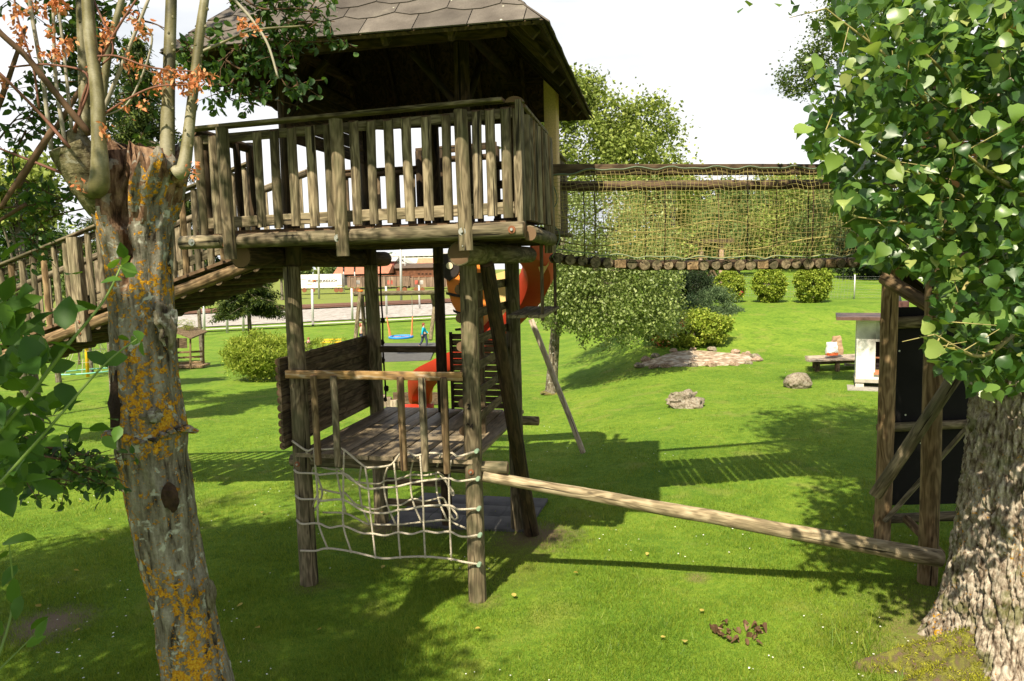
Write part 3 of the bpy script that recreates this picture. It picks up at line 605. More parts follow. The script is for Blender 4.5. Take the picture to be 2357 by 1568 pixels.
for fi in range(4):
    A, B = RC[fi], RC[(fi + 1) % 4]; ex = B - A; W = np.linalg.norm(ex); ex = ex / W; up = APX - A; up = up - ex * (up @ ex); H = np.linalg.norm(up); up /= H; nn = np.cross(ex, up)
    if nn[2] < 0: nn = -nn
    # boarding under the shingles
    tV = np.array([A, B, APX, A - nn * .03 - [0, 0, .0], B - nn * .03, APX - nn * .03]); c0 = tV.mean(0)
    cov = mk('roof', tV - c0, [(0, 1, 2), (5, 4, 3), (0, 3, 4, 1)], M_['dark'], tower, Matrix.Translation(Vector(c0)))
    for k in range(int(W / .55)):
        s_ = (k + .5) * .55; lim = min(s_ / max(.01, ((APX - A) @ ex)), (W - s_) / max(.01, W - ((APX - A) @ ex)), 1) * H
        if lim > .3: board('rafter', A + ex * s_ - nn * .085 + up * .05, A + ex * s_ - nn * .085 + up * (lim - .12), .09, .05, nn, cov, M_['dark'])
    ax = (APX - A) @ ex; tri = [np.array([0, 0.]), np.array([W, 0.]), np.array([ax, H])]
    sw, shh = .44, .235; row = 0; y0 = -.0
    while y0 < H and row < 14:
        off = (row % 2) * sw / 2 - sw
        x0 = off
        while x0 < W + sw:
            j = rnd.uniform(-.008, .008)
            hexa = [np.array([x0 + .004, y0 + .075 + j]), np.array([x0 + sw * .33, y0 + rnd.uniform(0, .012)]), np.array([x0 + sw * .67, y0 + rnd.uniform(0, .012)]), np.array([x0 + sw - .004, y0 + .075 + j]), np.array([x0 + sw - .004, y0 + shh + .11]), np.array([x0 + .004, y0 + shh + .11])]
            if row == 0: hexa[0][1] = 0; hexa[1][1] = 0; hexa[2][1] = 0; hexa[3][1] = 0
            if row == 0: hexa = [h_ - np.array([0, .02 + (rnd.uniform(0, .02) if fi else 0)]) if h_[1] < .05 else h_ for h_ in hexa]
            pl = clip(hexa, [tri[0] - [0, .04], tri[1] - [0, .04], tri[2]])
            if len(pl) >= 3 and (fi in (0, 1) or row < 5):
                K = len(pl); L3 = [A + ex * p[0] + up * p[1] + nn * (.016 + .012 * (1 - (p[1] - y0) / (shh + .11))) for p in pl]; c0 = np.mean(L3, 0)
                top_ = np.array(L3) - c0; bot = top_ - nn * .011
                F = [tuple(range(K)), tuple(reversed(range(K, 2 * K)))] + [(i, i + K, (i + 1) % K + K, (i + 1) % K) for i in range(K)]
                mk('shingle', np.vstack([top_, bot]), F, M_['shingle'], cov, Matrix.Translation(Vector(c0)))
            x0 += sw
        y0 += shh; row += 1

# ---- lower storey
for i in range(7):
    u = .14 + i * .287; board('deck_plank', T(u - .03, -.10, 1.50), T(u - .05, 2.42, 1.50), .268, .045, UU, tower, M_['deck'])
log('cross_log', T(-.16, .05, 1.40), T(2.30, .05, 1.41), .066, tower, POLE)
log('cross_log', T(-.15, VB + .12, 1.40), T(2.17, VB + .12, 1.40), .062, tower, POLE)
for k in range(12):
    z = 1.60 + k * .083; board('wall_board', T(-.135, -.14, z), T(-.22, VB + .1, z), .079, .022, ZZ, tower, M_['mid'])
for k in range(12):
    z = 1.60 + k * .083; halflog('wall_log', T(-.145, -.14, z), T(-.235, VB + .1, z), .080, .035, -UU, tower, MID)
for k in range(12):
    z = 1.60 + k * .085; board('wall_board', T(.98, VB + .09, z), T(1.95, VB + .09, z), .074, .022, ZZ, tower, M_['mid'])
prism('batten', T(1.0, VB + .05, 1.55), T(1.0, VB + .05, 2.6), bprof(.04, .03), DARK, tower, UU)
board('cross_bar', T(-.02, VB, 2.37), T(.85, VB, 2.37), .085, .05, ZZ, tower, M_['mid'])
board('step_board', T(-.0, VB + .05, .50), T(.85, VB + .05, .50), .09, .04, ZZ, tower, M_['mid'])
board('step_board', T(-.0, VB + .05, .20), T(.85, VB + .05, .20), .09, .04, ZZ, tower, M_['mid'])
for i, z in enumerate((1.80, 2.09, 2.38, 2.67, 2.96, 3.25)):
    halflog('rung', T(1.86, -.02, z), T(1.80, VB, z), .10, .05, -UU, tower, [M_['mid'], M_['end']])
prism('rung_batten', T(1.77, 1.05, 1.52), T(1.77, 1.05, 3.4), bprof(.05, .06), MID, tower, UU)
log('brace', T(2.12, .10, 3.5), T(2.10, 2.15, -.25), .073, tower, [M_['dark'], M_['end']], .10)
# low front rail
board('front_rail', T(-.06, -.135, 2.385), T(1.90, -.135, 2.385), .088, .035, ZZ, tower, [M_['peel']])
for i, (u, zb) in enumerate(((.29, 1.43), (.52, 1.42), (1.26, 1.41), (1.49, 1.41), (1.72, 1.40))):
    log('baluster', T(u, -.185, zb), T(u - .005, -.185, 2.38), .037, tower, RAIL if i % 2 else WARM, endch=.012)
# hanging step board at the right
board('hanging_step', T(2.30, .55, 2.93), T(2.30, 1.55, 2.96), .20, .035, UU, tower, M_['rail'])
board('hanging_step', T(2.52, .55, 2.93), T(2.52, 1.55, 2.96), .17, .035, UU, tower, M_['rail'])
for u, v in ((2.58, .62), (2.58, 1.42)): board('step_hanger', T(u, v, 2.88), T(u, v, 3.8), .055, .03, VV, tower, M_['mid'])
# carved numerals on the front right post
def text(name, s, size, p, nrm_, upv, m, parent, extr=.0008):
    cu = bpy.data.curves.new(name, 'FONT'); cu.body = s; cu.size = size; cu.extrude = extr; cu.offset = size * .03; cu.align_x = 'CENTER'; cu.align_y = 'CENTER'
    to = bpy.data.objects.new(name, cu); C.objects.link(to); dg = bpy.context.evaluated_depsgraph_get(); me = bpy.data.meshes.new_from_object(to.evaluated_get(dg)); C.objects.unlink(to); bpy.data.objects.remove(to)
    me.materials.clear(); me.materials.append(m); o_ = bpy.data.objects.new(name, me); z = Vector(nrm_).normalized(); y = Vector(upv); y = (y - z * y.dot(z)).normalized(); x = y.cross(z)
    return link(o_, parent, Matrix(((x[0], y[0], z[0], p[0]), (x[1], y[1], z[1], p[1]), (x[2], y[2], z[2], p[2]), (0, 0, 0, 1))))
M_['ink'] = plain('burnt_mark', (.015, .012, .01), .9, .1)
text('numeral', '2', .075, T(1.945, -.1, 2.07), -VV, ZZ, M_['ink'], tower); text('numeral', '94', .075, T(1.95, -.1, 1.87), -VV, ZZ, M_['ink'], tower)
# rubber tiles under the tower
pad = thing('rubber_mat', T(.9, 3.0, gzT(.9, 3.0)), 'dark grey rubber safety tiles laid on the grass beneath the tower', 'rubber tiles')
M_['rubber'] = plain('grey_rubber', (.085, .083, .08), .85, .2, 0, (120, .4, .004), .25, 5)
for i in range(4):
    for j in range(3):
        c = T(.28 + i * .5, 2.35 + j * .5, 0); z = float(gz(c[0], c[1])); rr_ = c + [0, 0, z + .02 + rnd.uniform(0, .004)]
        board('tile', T(.28 + i * .5 - .245, 2.35 + j * .5, 0) + [0, 0, z + .02], T(.28 + i * .5 + .245, 2.35 + j * .5, 0) + [0, 0, z + .02], .49, .05, VV, pad, M_['rubber'])

# knotted climbing rope
kr = thing('climbing_rope', T(-.1, 2.8, 3.48), 'dark knotted climbing rope hanging behind the lower platform', 'rope')
rp = [Pv(Z6(*q), 2.8) for q in ((788, 205), (790, 330), (797, 480), (805, 600), (806, 760), (812, 890), (826, 1100), (826, 1190))]
tube('cord', spline(rp, 4), .013, M_['darkrope'], kr, 7, .1)
for q, s_ in (((805, 600), .034), ((804, 762), .034), ((805, 892), .036), ((832, 1100), .036), ((824, 1180), .03)): stone('knot', Pv(Z6(*q), 2.8), s_, s_, s_ * 1.25, M_['darkrope'], kr, q[1], 2, .35)
tube('shackle', [Pv(Z6(788, 195), 2.8) + [0, 0, .03], Pv(Z6(790, 300), 2.8)], .012, M_['steel'], kr, 6)

# ------------------------------------------------------------------ white rope net
cn = thing('climbing_net', T(.95, -.1, .4), 'white knotted rope climbing net slung between the two front posts', 'rope net')
VF = -.13
def netline(pts, vs, r=.0105, name='rope'):
    q = [Pv(Z5(*p), v) for p, v in zip(pts, vs)]; tube(name, spline(q, 4), r, M_['rope'], cn, 7, .04)
def vv_(n, mid=-.16, e0=-.11, e1=-.11): return [e0] + [mid] * (n - 2) + [e1]
HL = [[(150, 180), (260, 255), (320, 240), (400, 246), (490, 240), (555, 250), (700, 370), (760, 388), (900, 375), (945, 345), (1000, 275), (1070, 275), (1110, 295), (1150, 290), (1230, 275), (1330, 280), (1400, 275), (1450, 300), (1596, 258)],
      [(165, 405), (200, 430), (335, 435), (360, 445), (550, 435), (660, 515), (745, 555), (860, 545), (960, 540), (1080, 510), (1165, 495), (1280, 480), (1375, 472), (1450, 495), (1603, 475)],
      [(175, 605), (220, 635), (350, 635), (380, 650), (545, 640), (680, 715), (760, 740), (880, 745), (980, 720), (1060, 715), (1180, 690), (1375, 685), (1450, 715), (1609, 708)],
      [(185, 800), (230, 830), (355, 825), (440, 860), (550, 845), (690, 900), (780, 905), (880, 920), (980, 895), (1080, 910), (1180, 885), (1280, 900), (1380, 890), (1480, 930), (1615, 915)],
      [(215, 1038), (330, 1040), (425, 1020), (610, 1045), (800, 1090), (900, 1100), (995, 1090), (1190, 1085), (1395, 1105), (1480, 1125), (1610, 1145)]]
for h in HL: netline(h, vv_(len(h)), .0115)
for p_ in ([(320, 240), (335, 435), (350, 635), (355, 825), (425, 1020)], [(555, 250), (550, 435), (550, 640), (550, 845), (610, 1045)], [(720, 385), (745, 555), (760, 740), (780, 905), (800, 1090)], [(945, 345), (965, 540), (980, 720), (980, 895), (995, 1090)],
           [(1150, 290), (1165, 495), (1175, 690), (1180, 885), (1190, 1085)], [(1390, 330), (1375, 472), (1380, 685), (1385, 890), (1395, 1105)]):
    netline(p_, [-.16] * len(p_), .0105)
    for q in p_[1:]: stone('knot', Pv(Z5(*q), -.16), .017, .017, .022, M_['rope'], cn, q[0], 1, .2)
B1 = [(345, 370), (420, 395), (490, 405), (520, 405), (600, 480), (680, 505), (820, 515), (880, 490), (960, 485), (1080, 445), (1180, 450), (1270, 435), (1300, 420)]
B2 = [(360, 555), (450, 575), (530, 590), (560, 585), (640, 670), (700, 690), (800, 715), (895, 685), (1000, 680), (1090, 635), (1190, 650), (1290, 625)]
B3 = [(390, 740), (560, 745), (660, 790), (750, 830), (960, 835), (1160, 815), (1360, 800), (1430, 830), (1535, 875)]
for b_, dv in ((B1, .02), (B2, .05), (B3, .05)): netline(b_, [dv] * len(b_), .0105)
for p_ in ([(260, 265), (320, 360), (310, 400), (220, 595)], [(490, 240), (497, 405), (530, 590), (570, 745)], [(690, 380), (675, 510), (695, 690), (755, 830)], [(895, 390), (865, 505), (895, 685), (960, 835)], [(1105, 300), (1075, 445), (1090, 640), (1160, 815)], [(1310, 285), (1275, 435), (1290, 625), (1360, 800)],
           [(350, 590), (300, 720), (290, 765), (310, 740), (385, 600), (340, 440)], [(1290, 425), (1340, 470), (1400, 600), (1405, 570), (1290, 420)], [(1290, 625), (1340, 640), (1400, 780), (1435, 790), (1440, 760), (1390, 700)]):
    netline(p_, [-.11] + [.03] * (len(p_) - 1), .0105)
for q in ((1593, 258), (1603, 475), (1610, 708), (1618, 915), (1612, 1145)):
    c = Pv(Z5(*q), -.125); prism('eye_bolt', c + VV * .03, c - VV * .03, circ(.022, 14), M_['knot'], cn, endch=.006)

# ------------------------------------------------------------------ ramp
ramp_ = thing('ramp', T(-6.0, 2.1, 0), 'sloping wooden walkway with slatted railings climbing to the tower balcony', 'ramp')
def rz(u, off=0): return 4.86 + .297 * (u + 1.39) + off
U0, U1 = -8.4, -.75
board('hand_rail', T(U0, 1.5, rz(U0)), T(-1.35, 1.5, rz(-1.35)), .13, .03, VV, ramp_, RAIL, 10, .004)
board('under_rail', T(U0, 1.55, rz(U0, -.09)), T(-1.35, 1.55, rz(-1.35, -.09)), .09, .035, ZZ, ramp_, RAIL)
board('toe_board', T(U0, 1.55, rz(U0, -.93)), T(-1.35, 1.55, rz(-1.35, -.93)), .12, .03, ZZ, ramp_, RAIL)
log('stringer', T(U0, 1.50, rz(U0, -1.28)), T(U1, 1.50, rz(U1, -1.28)), .085, ramp_, WARM, seg=12)
log('stringer', T(U0, 2.85, rz(U0, -1.28)), T(U1, 2.85, rz(U1, -1.28)), .085, ramp_, DARK)
log('hand_rail', T(U0, 2.82, rz(U0, .0)), T(-1.3, 2.82, rz(-1.3, .0)), .055, ramp_, RAIL, seg=12)
board('toe_board', T(U0, 2.84, rz(U0, -.93)), T(-1.35, 2.84, rz(-1.35, -.93)), .12, .03, ZZ, ramp_, RAIL)
n_ = 36
for i in range(n_):
    u = -8.2 + i * .192
    halflog('baluster', T(u, 1.52, rz(u, -1.13 + rnd.uniform(-.02, .02))), T(u, 1.52, rz(u, -.03)), .088, .05, -VV, ramp_, [M_['rail' if i % 3 else 'warm'], M_['end']])
    if i % 1 == 0: halflog('baluster', T(u + .05, 2.80, rz(u, -1.10)), T(u + .05, 2.80, rz(u, -.02)), .088, .045, VV, ramp_, [M_['rail'], M_['end']])
for i in range(27):
    u = -8.1 + i * .28; board('tread', T(u, 1.42, rz(u, -1.13)), T(u, 2.9, rz(u, -1.13)), .25, .04, UU + ZZ * .297, ramp_, MID)
    log('cross_log', T(u, 1.47, rz(u, -1.33)), T(u, 2.85, rz(u, -1.33)), .075, ramp_, [M_['dark'], M_['mid']])
for u in (-4.1, -7.4):
    prism('ramp_post', T(u + .03, 1.40, rz(u, -1.50)), T(u, 1.40, rz(u, -.06)), bprof(.17, .12, .012), RAIL, ramp_, UU)
    for dz in (-1.22, -1.32, -1.38): bolt(T(u + .03, 1.335, rz(u, dz)), -VV, .022, ramp_)
log('post', T(-1.25, 2.82, 3.7), T(-1.25, 2.82, 4.96), .05, ramp_, POLE)
log('post', T(-4.4, 2.95, rz(-4.4, -1.5)), T(-4.4, 2.95, rz(-4.4, .0)), .06, ramp_, POLE)

# ------------------------------------------------------------------ bridge
br = thing('rope_bridge', (2.6, 8.9, 3.4), 'hanging log bridge enclosed by yellow safety netting between two towers', 'bridge')
XB0, XB1 = .42, 5.0
def yb(x): return 8.28 + (x - .49) * .157
def sagz(x): t = (x - XB0) / (XB1 - XB0); return 3.60 - .165 * (1 - math.exp(-t * 5.5))
BEAM = [M_['beam'], M_['end']]
board('top_beam', (XB0 - .1, yb(XB0) - .0, 4.53), (5.4, yb(5.4), 4.515), .115, .12, (0, 0, 1), br, BEAM, 8, .004)
log('top_beam', (XB0 + .05, yb(XB0) + 1.2, 4.47), (5.4, yb(5.4) + 1.2, 4.47), .065, br, [M_['beam'], M_['end']], seg=12)
nl = 32; lx = np.linspace(XB0 + .12, XB1, nl)
for i, x in enumerate(lx):
    z = sagz(x) - .03 + rnd.uniform(-.004, .004)
    if i % 6 == 5: board('bridge_log', (x, yb(x) - .06, z), (x + .03, yb(x) + 1.25, z), .125, .09, (1, 0, 0), br, [M_['dark'], M_['warm']])
    else: log('bridge_log', (x, yb(x) - .05 + rnd.uniform(-.02, .02), z), (x + .03, yb(x) + 1.25, z), 0.062 + rnd.uniform(-.005, .006), br, [M_['dark'], M_['pole']], n=12, seg=2)
def net(side, name):
    L = []; ncol = 80; nrow = 19; top = 4.56 if side == 0 else 4.45
    def pt(s, t):
        x = XB0 + .05 + s * (XB1 - XB0 - .05); zt = top - .03 * abs(math.sin(PI * s * 9.5)) - .015 - (.10 * math.exp(-s * 14)); zb = sagz(x) + .045 + .03 * abs(math.sin(PI * s * 9))
        bul = .05 * math.sin(PI * t) * (1 + .5 * math.sin(s * 21)); wob = .012 * math.sin(s * 57 + t * 9) + .01 * math.sin(t * 23 + s * 31)
        return np.array([x + wob + .03 * math.sin(t * 3), yb(x) + (1.25 if side else -.065) + (bul if side else -bul), zt + (zb - zt) * t ** 1.04 + .008 * math.sin(s * 90 + t * 5)])
    for i in range(ncol + 1): L.append(([pt(i / ncol, t) for t in np.linspace(0, 1, 16)], .0024))
    for j in range(nrow + 1): L.append(([pt(s, j / nrow) for s in np.linspace(0, 1, 90)], 0.0024 if 0 < j < nrow else .0050))
    o = tubes(name, L, M_['netcord'], br, 4); o['kind'] = 'stuff'; return pt
ptf = net(0, 'safety_net'); net(1, 'safety_net')
tube('edge_cord', [ptf(s, 0) + [0, -.01, .012] for s in np.linspace(0, 1, 80)], .0065, M_['greencord'], br, 5)
tube('edge_cord', [ptf(s, 1) + [0, -.012, -.005] for s in np.linspace(0, 1, 80)], .0065, M_['greencord'], br, 5)
tube('edge_cord', spline([(XB0 + .0, yb(.4) - .07, 4.53), (XB0 + .12, yb(.4) - .08, 4.2), (XB0 + .02, yb(.4) - .08, 4.0), (XB0 + .14, yb(.4) - .08, 3.8), (XB0 + .05, yb(.4) - .08, 3.55)], 6), .007, M_['greencord'], br, 5)
for s_ in (.12, .3, .52, .70, .8, .93):
    for side in (0, 1):
        x = XB0 + s_ * (XB1 - XB0); y = yb(x) + (1.2 if side else 0); tube('chain', [(x, y, 4.48), (x + .01, y, 4.0), (x, y, sagz(x))], .007, M_['dark'], br, 5, .3)
for dz, ph in ((.42, 0), (.22, 2)): tube('slack_rope', [(x, yb(x) + .55 * (.5 + .5 * math.sin(x * 2 + ph)), sagz(x) + dz + .07 * math.sin(x * 3.1 + ph)) for x in np.linspace(XB0 + .1, XB1, 40)], .008, M_['netcord'], br, 5, .1)

# ------------------------------------------------------------------ balance beam
bb_ = thing('balance_beam', T(2.3, 0, 1.3), 'long sloping debarked log beam running from the tower post towards the big tree', 'balance beam')
log('beam_log', T(2.045, -.0, 1.335), P(2165, 1286, 7.12), .056, bb_, [wood('pale_debarked_wood', (.12, .09, .052), (.29, .225, .135), (.46, .38, .25), (.17, .15, .08), .4), M_['end']], .088, 18, 14, .006)  # paler wood tones for the debarked beam

# ------------------------------------------------------------------ second tower (right), mostly behind leaves
t2 = thing('play_tower', (5.1, 8.2, 0), 'second wooden play tower with a black board wall behind the big tree', 'play tower')
def Q(x, y, Y): return P(x, y, Y)
log('post', Q(2029, 1250, 8.66) - [0, 0, .2], Q(2052, 560, 8.66), .095, t2, WARM, .095)
log('post', Q(2134, 1350, 7.40) - [0, 0, .2], Q(2166, 180, 7.40), .098, t2, WARM, .095)
log('post', (6.35, 8.5, -.3), (6.35, 8.5, 5.2), .1, t2, WARM)
log('rail_log', Q(2020, 985, 8.80), Q(2020, 985, 8.80) + [2.3, 0, .05], .056, t2, POLE); log('rail_log', Q(2012, 1195, 8.80), Q(2012, 1195, 8.80) + [2.3, 0, .04], .062, t2, POLE)
log('rail_log', Q(2030, 745, 8.78), Q(2030, 745, 8.78) + [2.3, 0, .05], .075, t2, POLE)
M_['blackpanel'] = plain('black_coated_board', (.010, .009, .009), .7, .12, 0, None, .3, 3)
box('black_board', (4.55, 8.875, .35), (6.35, 8.895, 2.85), M_['blackpanel'], t2)
for i in range(9): prism('screw', (4.66 + rnd.uniform(0, .9), 8.874, rnd.uniform(.5, 2.7)), (4.66, 8.870, 1), circ(.011, 8), M_['steel'], t2) if False else None
for (x, y) in ((2069, 808), (2050, 955), (2083, 955), (2118, 1020), (2155, 930), (2150, 1120), (2125, 1055)):
    c = Q(x, y, 8.87); prism('screw', c, c - [0, .006, 0], circ(.012, 8), M_['steel'], t2)
log('diagonal_brace', Q(2012, 1142, 7.15), Q(2206, 855, 6.95), .062, t2, [M_['pole'], M_['end']], .066)
log('diagonal_brace', Q(2034, 640, 8.45), Q(2190, 735, 7.55), .078, t2, WARM, .075)
log('diagonal_brace', Q(2062, 622, 9.0), Q(2150, 690, 8.6), .06, t2, DARK)
board('brace_board', Q(2036, 1200, 8.55), Q(2225, 985, 8.2), .095, .04, (1, 0, 1), t2, RAIL)
log('diagonal_brace', Q(2085, 1195, 8.55), Q(2165, 1275, 7.6), .05, t2, WARM)
for (x0, y0, x1, y1) in ((2062, 600, 2300, 585), (2060, 470, 2300, 460)): log('rail_log', Q(x0, y0, 8.7), Q(x1, y1, 8.3), .055, t2, WARM)
M_['orange_ply'] = plain('orange_brown_ply', (.42, .20, .085), .7, .3, 0, (30, .2, .003), .2, 8)
for k in range(7): board('wall_board', Q(2100, 240 + k * 36, 8.2), Q(2330, 232 + k * 36, 7.9), .16, .02, (0, 0, 1), t2, M_['orange_ply'])
for k in range(5): prism('roof_slat', Q(2060 + k * 60, 210 - k * 4, 7.4), Q(2110 + k * 60, 120, 9.2), bprof(.28, .02), M_['dark'], t2, (1, 0, 0))
for k in range(6): board('floorboard', (4.5 + k * .33, 7.4, 3.42), (4.5 + k * .33, 9.3, 3.42), .31, .04, (1, 0, 0), t2, MID)

# ------------------------------------------------------------------ slide
sld = thing('slide', P(1100, 900, 14) * [1, 1, 0] + [0, 0, -.3], 'curving red plastic slide behind the tower with orange painted panels', 'slide')
M_['slide'] = plain('red_plastic', (.38, .036, .014), .6, .2, 0, None, .15, 2)
def plast(name, col): return plain(name, col, .55, .35, 0, (14, .12, .01), .08, 5)
M_['orange'] = plast('orange_painted_ply', (.80, .23, .035)); M_['yellow'] = plast('yellow_painted_ply', (.72, .50, .20)); M_['blk'] = plast('black_paint', (.03, .022, .02))
spath = [P(*q) for q in ((1185, 585, 10.8), (1228, 608, 11.6), (1240, 650, 12.4), (1215, 705, 13.0), (1170, 755, 13.5), (1110, 815, 14.0), (1040, 850, 14.4), (990, 878, 14.8), (970, 905, 15.5), (968, 932, 16.1))]
sp_ = spline(spath, 5); tg = nrm(np.gradient(sp_, axis=0)); sd = nrm(np.cross(tg, ZZ)); upn = np.cross(sd, tg)
prof_o = [(-.27, .30), (-.26, .08), (-.19, -.02), (0, -.05), (.19, -.02), (.26, .08), (.27, .30)]; prof_i = [(.235, .305), (.23, .10), (.16, .02), (0, -.01), (-.16, .02), (-.23, .10), (-.235, .305)]
rings = [np.array([sp_[i] + sd[i] * a + upn[i] * b_ for a, b_ in prof_o + prof_i]) for i in range(len(sp_))]; og = sp_[0]
V, F, cp = ringmesh([r_ - og for r_ in rings]); mk('trough', V, F, M_['slide'], sld, Matrix.Translation(Vector(og)), smooth=True)
log('support_strut', P(1342, 1042, 12.9), P(1222, 735, 12.75), .05, sld, [M_['pale'], M_['end']])
log('support_post', P(968, 944, 14.9) - [0, 0, 1.2], P(966, 870, 14.9), .04, sld, plain('white_post', (.6, .57, .5), .6))
box('slide_foot', P(962, 935, 15.6) - [.35, .2, .7], P(962, 935, 15.6) + [.33, .15, .02], M_['slide'], sld)
def panel(name, px, Y, th, m, parent, tilt=0.0):
    pts = np.array([P(x, y, Y + tilt * (x - px[0][0])) for x, y in px]); K = len(pts); c0 = pts.mean(0); F = [tuple(range(K)), tuple(reversed(range(K, 2 * K)))] + [(i, i + K, (i + 1) % K + K, (i + 1) % K) for i in range(K)]
    return mk(name, np.vstack([pts - c0, pts - c0 + [0, th, 0]]), F, m, parent, Matrix.Translation(Vector(c0)))
YP = 12.0
panel('orange_panel', [(1026, 640), (1024, 600), (1040, 590), (1060, 570), (1110, 575), (1125, 640), (1118, 720), (1104, 768), (1088, 755), (1058, 730), (1040, 700), (1030, 668)][::-1], YP, .04, M_['orange'], sld)
panel('dark_head', [(1022, 640), (1020, 585), (1040, 582), (1056, 594), (1062, 612), (1052, 632), (1034, 648)][::-1], YP - .02, .015, M_['blk'], sld)
prism('eye_spot', P(1034, 612, YP - .022), P(1034, 612, YP - .04), circ(.055, 16), plain('cream_paint', (.75, .66, .45), .6), sld)
for (q) in ([(1053, 628), (1062, 634), (1074, 640), (1074, 646), (1060, 640)], [(1055, 652), (1074, 650), (1074, 657), (1056, 657)], [(1026, 672), (1045, 676), (1072, 681), (1072, 687), (1045, 683), (1026, 678)], [(1042, 712), (1055, 718), (1072, 719), (1072, 725), (1054, 724), (1043, 718)], [(1046, 757), (1060, 755), (1062, 761), (1048, 762)]):
    panel('black_stripe', q[::-1], YP - .02, .012, M_['blk'], sld)
panel('yellow_panel', [(1112, 640), (1175, 620), (1185, 690), (1150, 735), (1104, 768), (1106, 700)][::-1], YP + .15, .04, M_['yellow'], sld)
panel('yellow_panel', [(1232, 590), (1270, 572), (1262, 610), (1246, 640)][::-1], 11.6, .04, M_['yellow'], sld)
panel('red_edge', [(1096, 768), (1150, 712), (1156, 722), (1104, 778)][::-1], YP + .1, .05, M_['slide'], sld)

# ------------------------------------------------------------------ pollard tree (left front)
YT = 4.3
pol = thing('pollard_tree', P(478, 1700, YT) * [1, 1, 0], 'leaning pollarded tree with orange lichen on its bark and a hollow broken top', 'tree')
def displaced_trunk(name, rows, m, parent, n=72, seg=110, amp=.012, vfreq=4, zf=3, seed=0, furrow=0, hook=None):
    """rows: (center, radius_x) list bottom to top"""
    c = spline([r[0] for r in rows], 8); rad = np.interp(np.linspace(0, 1, len(c)), np.linspace(0, 1, len(rows)), [r[1] for r in rows])
    ii = np.linspace(0, len(c) - 1, seg); c = np.stack([np.interp(ii, range(len(c)), c[:, k]) for k in range(3)], 1); rad = np.interp(ii, range(len(rad)), rad)
    V = []; o = c[0]; flags = []
    for i in range(seg):
        for j in range(n):
            a = 2 * PI * j / n; d = np.array([math.cos(a), math.sin(a), 0]); q = Vector((d[0] * vfreq, d[1] * vfreq, c[i][2] * zf + seed))
            f = noise.fractal(q, 1, 2, 4) * amp + noise.noise(Vector((d[0] * 1.3, d[1] * 1.3, c[i][2] * 1.1 + seed))) * amp * 1.0
            if furrow:
                q2 = Vector((d[0] * 7.5 + .25 * noise.noise(Vector((0, a * 3, c[i][2] * 4))), d[1] * 7.5, c[i][2] * 1.25 + seed)); rg = 1 - abs(noise.noise(q2)) * 2.6; f += -furrow * max(0, rg) ** 2 + furrow * .5 * noise.noise(Vector((d[0] * 16, d[1] * 16, c[i][2] * 7)))
            dz = 0
            if hook: df, dz, fl_ = hook(a, c[i], i / (seg - 1)); f += df; flags.append(fl_)
            V.append(c[i] - o + d * (rad[i] + f) + [0, 0, dz])
    V, F, cp = ringmesh([np.array(V[i * n:(i + 1) * n]) for i in range(seg)]); mi = None
    if hook: mi = [1 if (cp[k] or flags[F[k][0]] + flags[F[k][2]] >= 1) else 0 for k in range(len(F))]
    return mk(name, V, F, m, parent, Matrix.Translation(Vector(o)), smooth='all', midx=mi)
def pr(x0, x1, y): c = P((x0 + x1) / 2, y, YT); return (c, (x1 - x0) / 2 / FPX * YT * .95)
ZC1 = P(320, 560, YT)[2]; ZC0 = P(320, 385, YT)[2]
def rotten(a, c, t):
    # cleft facing the viewer (a = -90 deg), widening upwards, and a ragged rim
    z = c[2]; k = min(max((z - ZC1) / (ZC0 - ZC1), -.6), 1.1); da = (a - 1.5 * PI - .02 - .10 * math.sin(z * 9)); f = 0; fl_ = 0
    wd = .14 + .34 * max(0, k) + .16 * noise.noise(Vector((z * 9, 1, 2)))
    if k > -.6:
        depth = .12 * min(1, (k + .6) / .5) * (1 + .5 * noise.noise(Vector((a * 6, z * 12, 4)))); q = abs(da) / wd
        if q < 1: f = -depth * (1 - q ** 3); fl_ = 1
        if k > .25: f += .045 * noise.noise(Vector((a * 7, z * 5, 9))) ; fl_ = 1 if (fl_ or noise.noise(Vector((a * 3, z * 8, 1))) > .26 - .34 * (k - .25)) else 0
    dz = 0
    if k > .7: dz = (k - .7) * (.75 * abs(noise.noise(Vector((math.cos(a) * 3.5, math.sin(a) * 3.5, 2)))) + .25 * abs(noise.noise(Vector((math.cos(a) * 9, math.sin(a) * 9, 7))))) * 1.3 - (k - .7) * .1
    return f, dz, fl_
displaced_trunk('trunk', [pr(405, 600, 1790), pr(392, 562, 1660), pr(378, 540, 1568), pr(362, 512, 1480), pr(345, 488, 1380), pr(312, 462, 1250), pr(292, 446, 1130), pr(274, 430, 1050), pr(268, 432, 1000), pr(262, 418, 920), pr(260, 404, 820), pr(258, 396, 720), pr(246, 392, 600), pr(226, 394, 510), pr(214, 412, 440), pr(224, 424, 400), pr(232, 414, 385)], [M_['pollard'], M_['rot']], pol, amp=.014, zf=3.5, n=110, seg=190, hook=rotten)
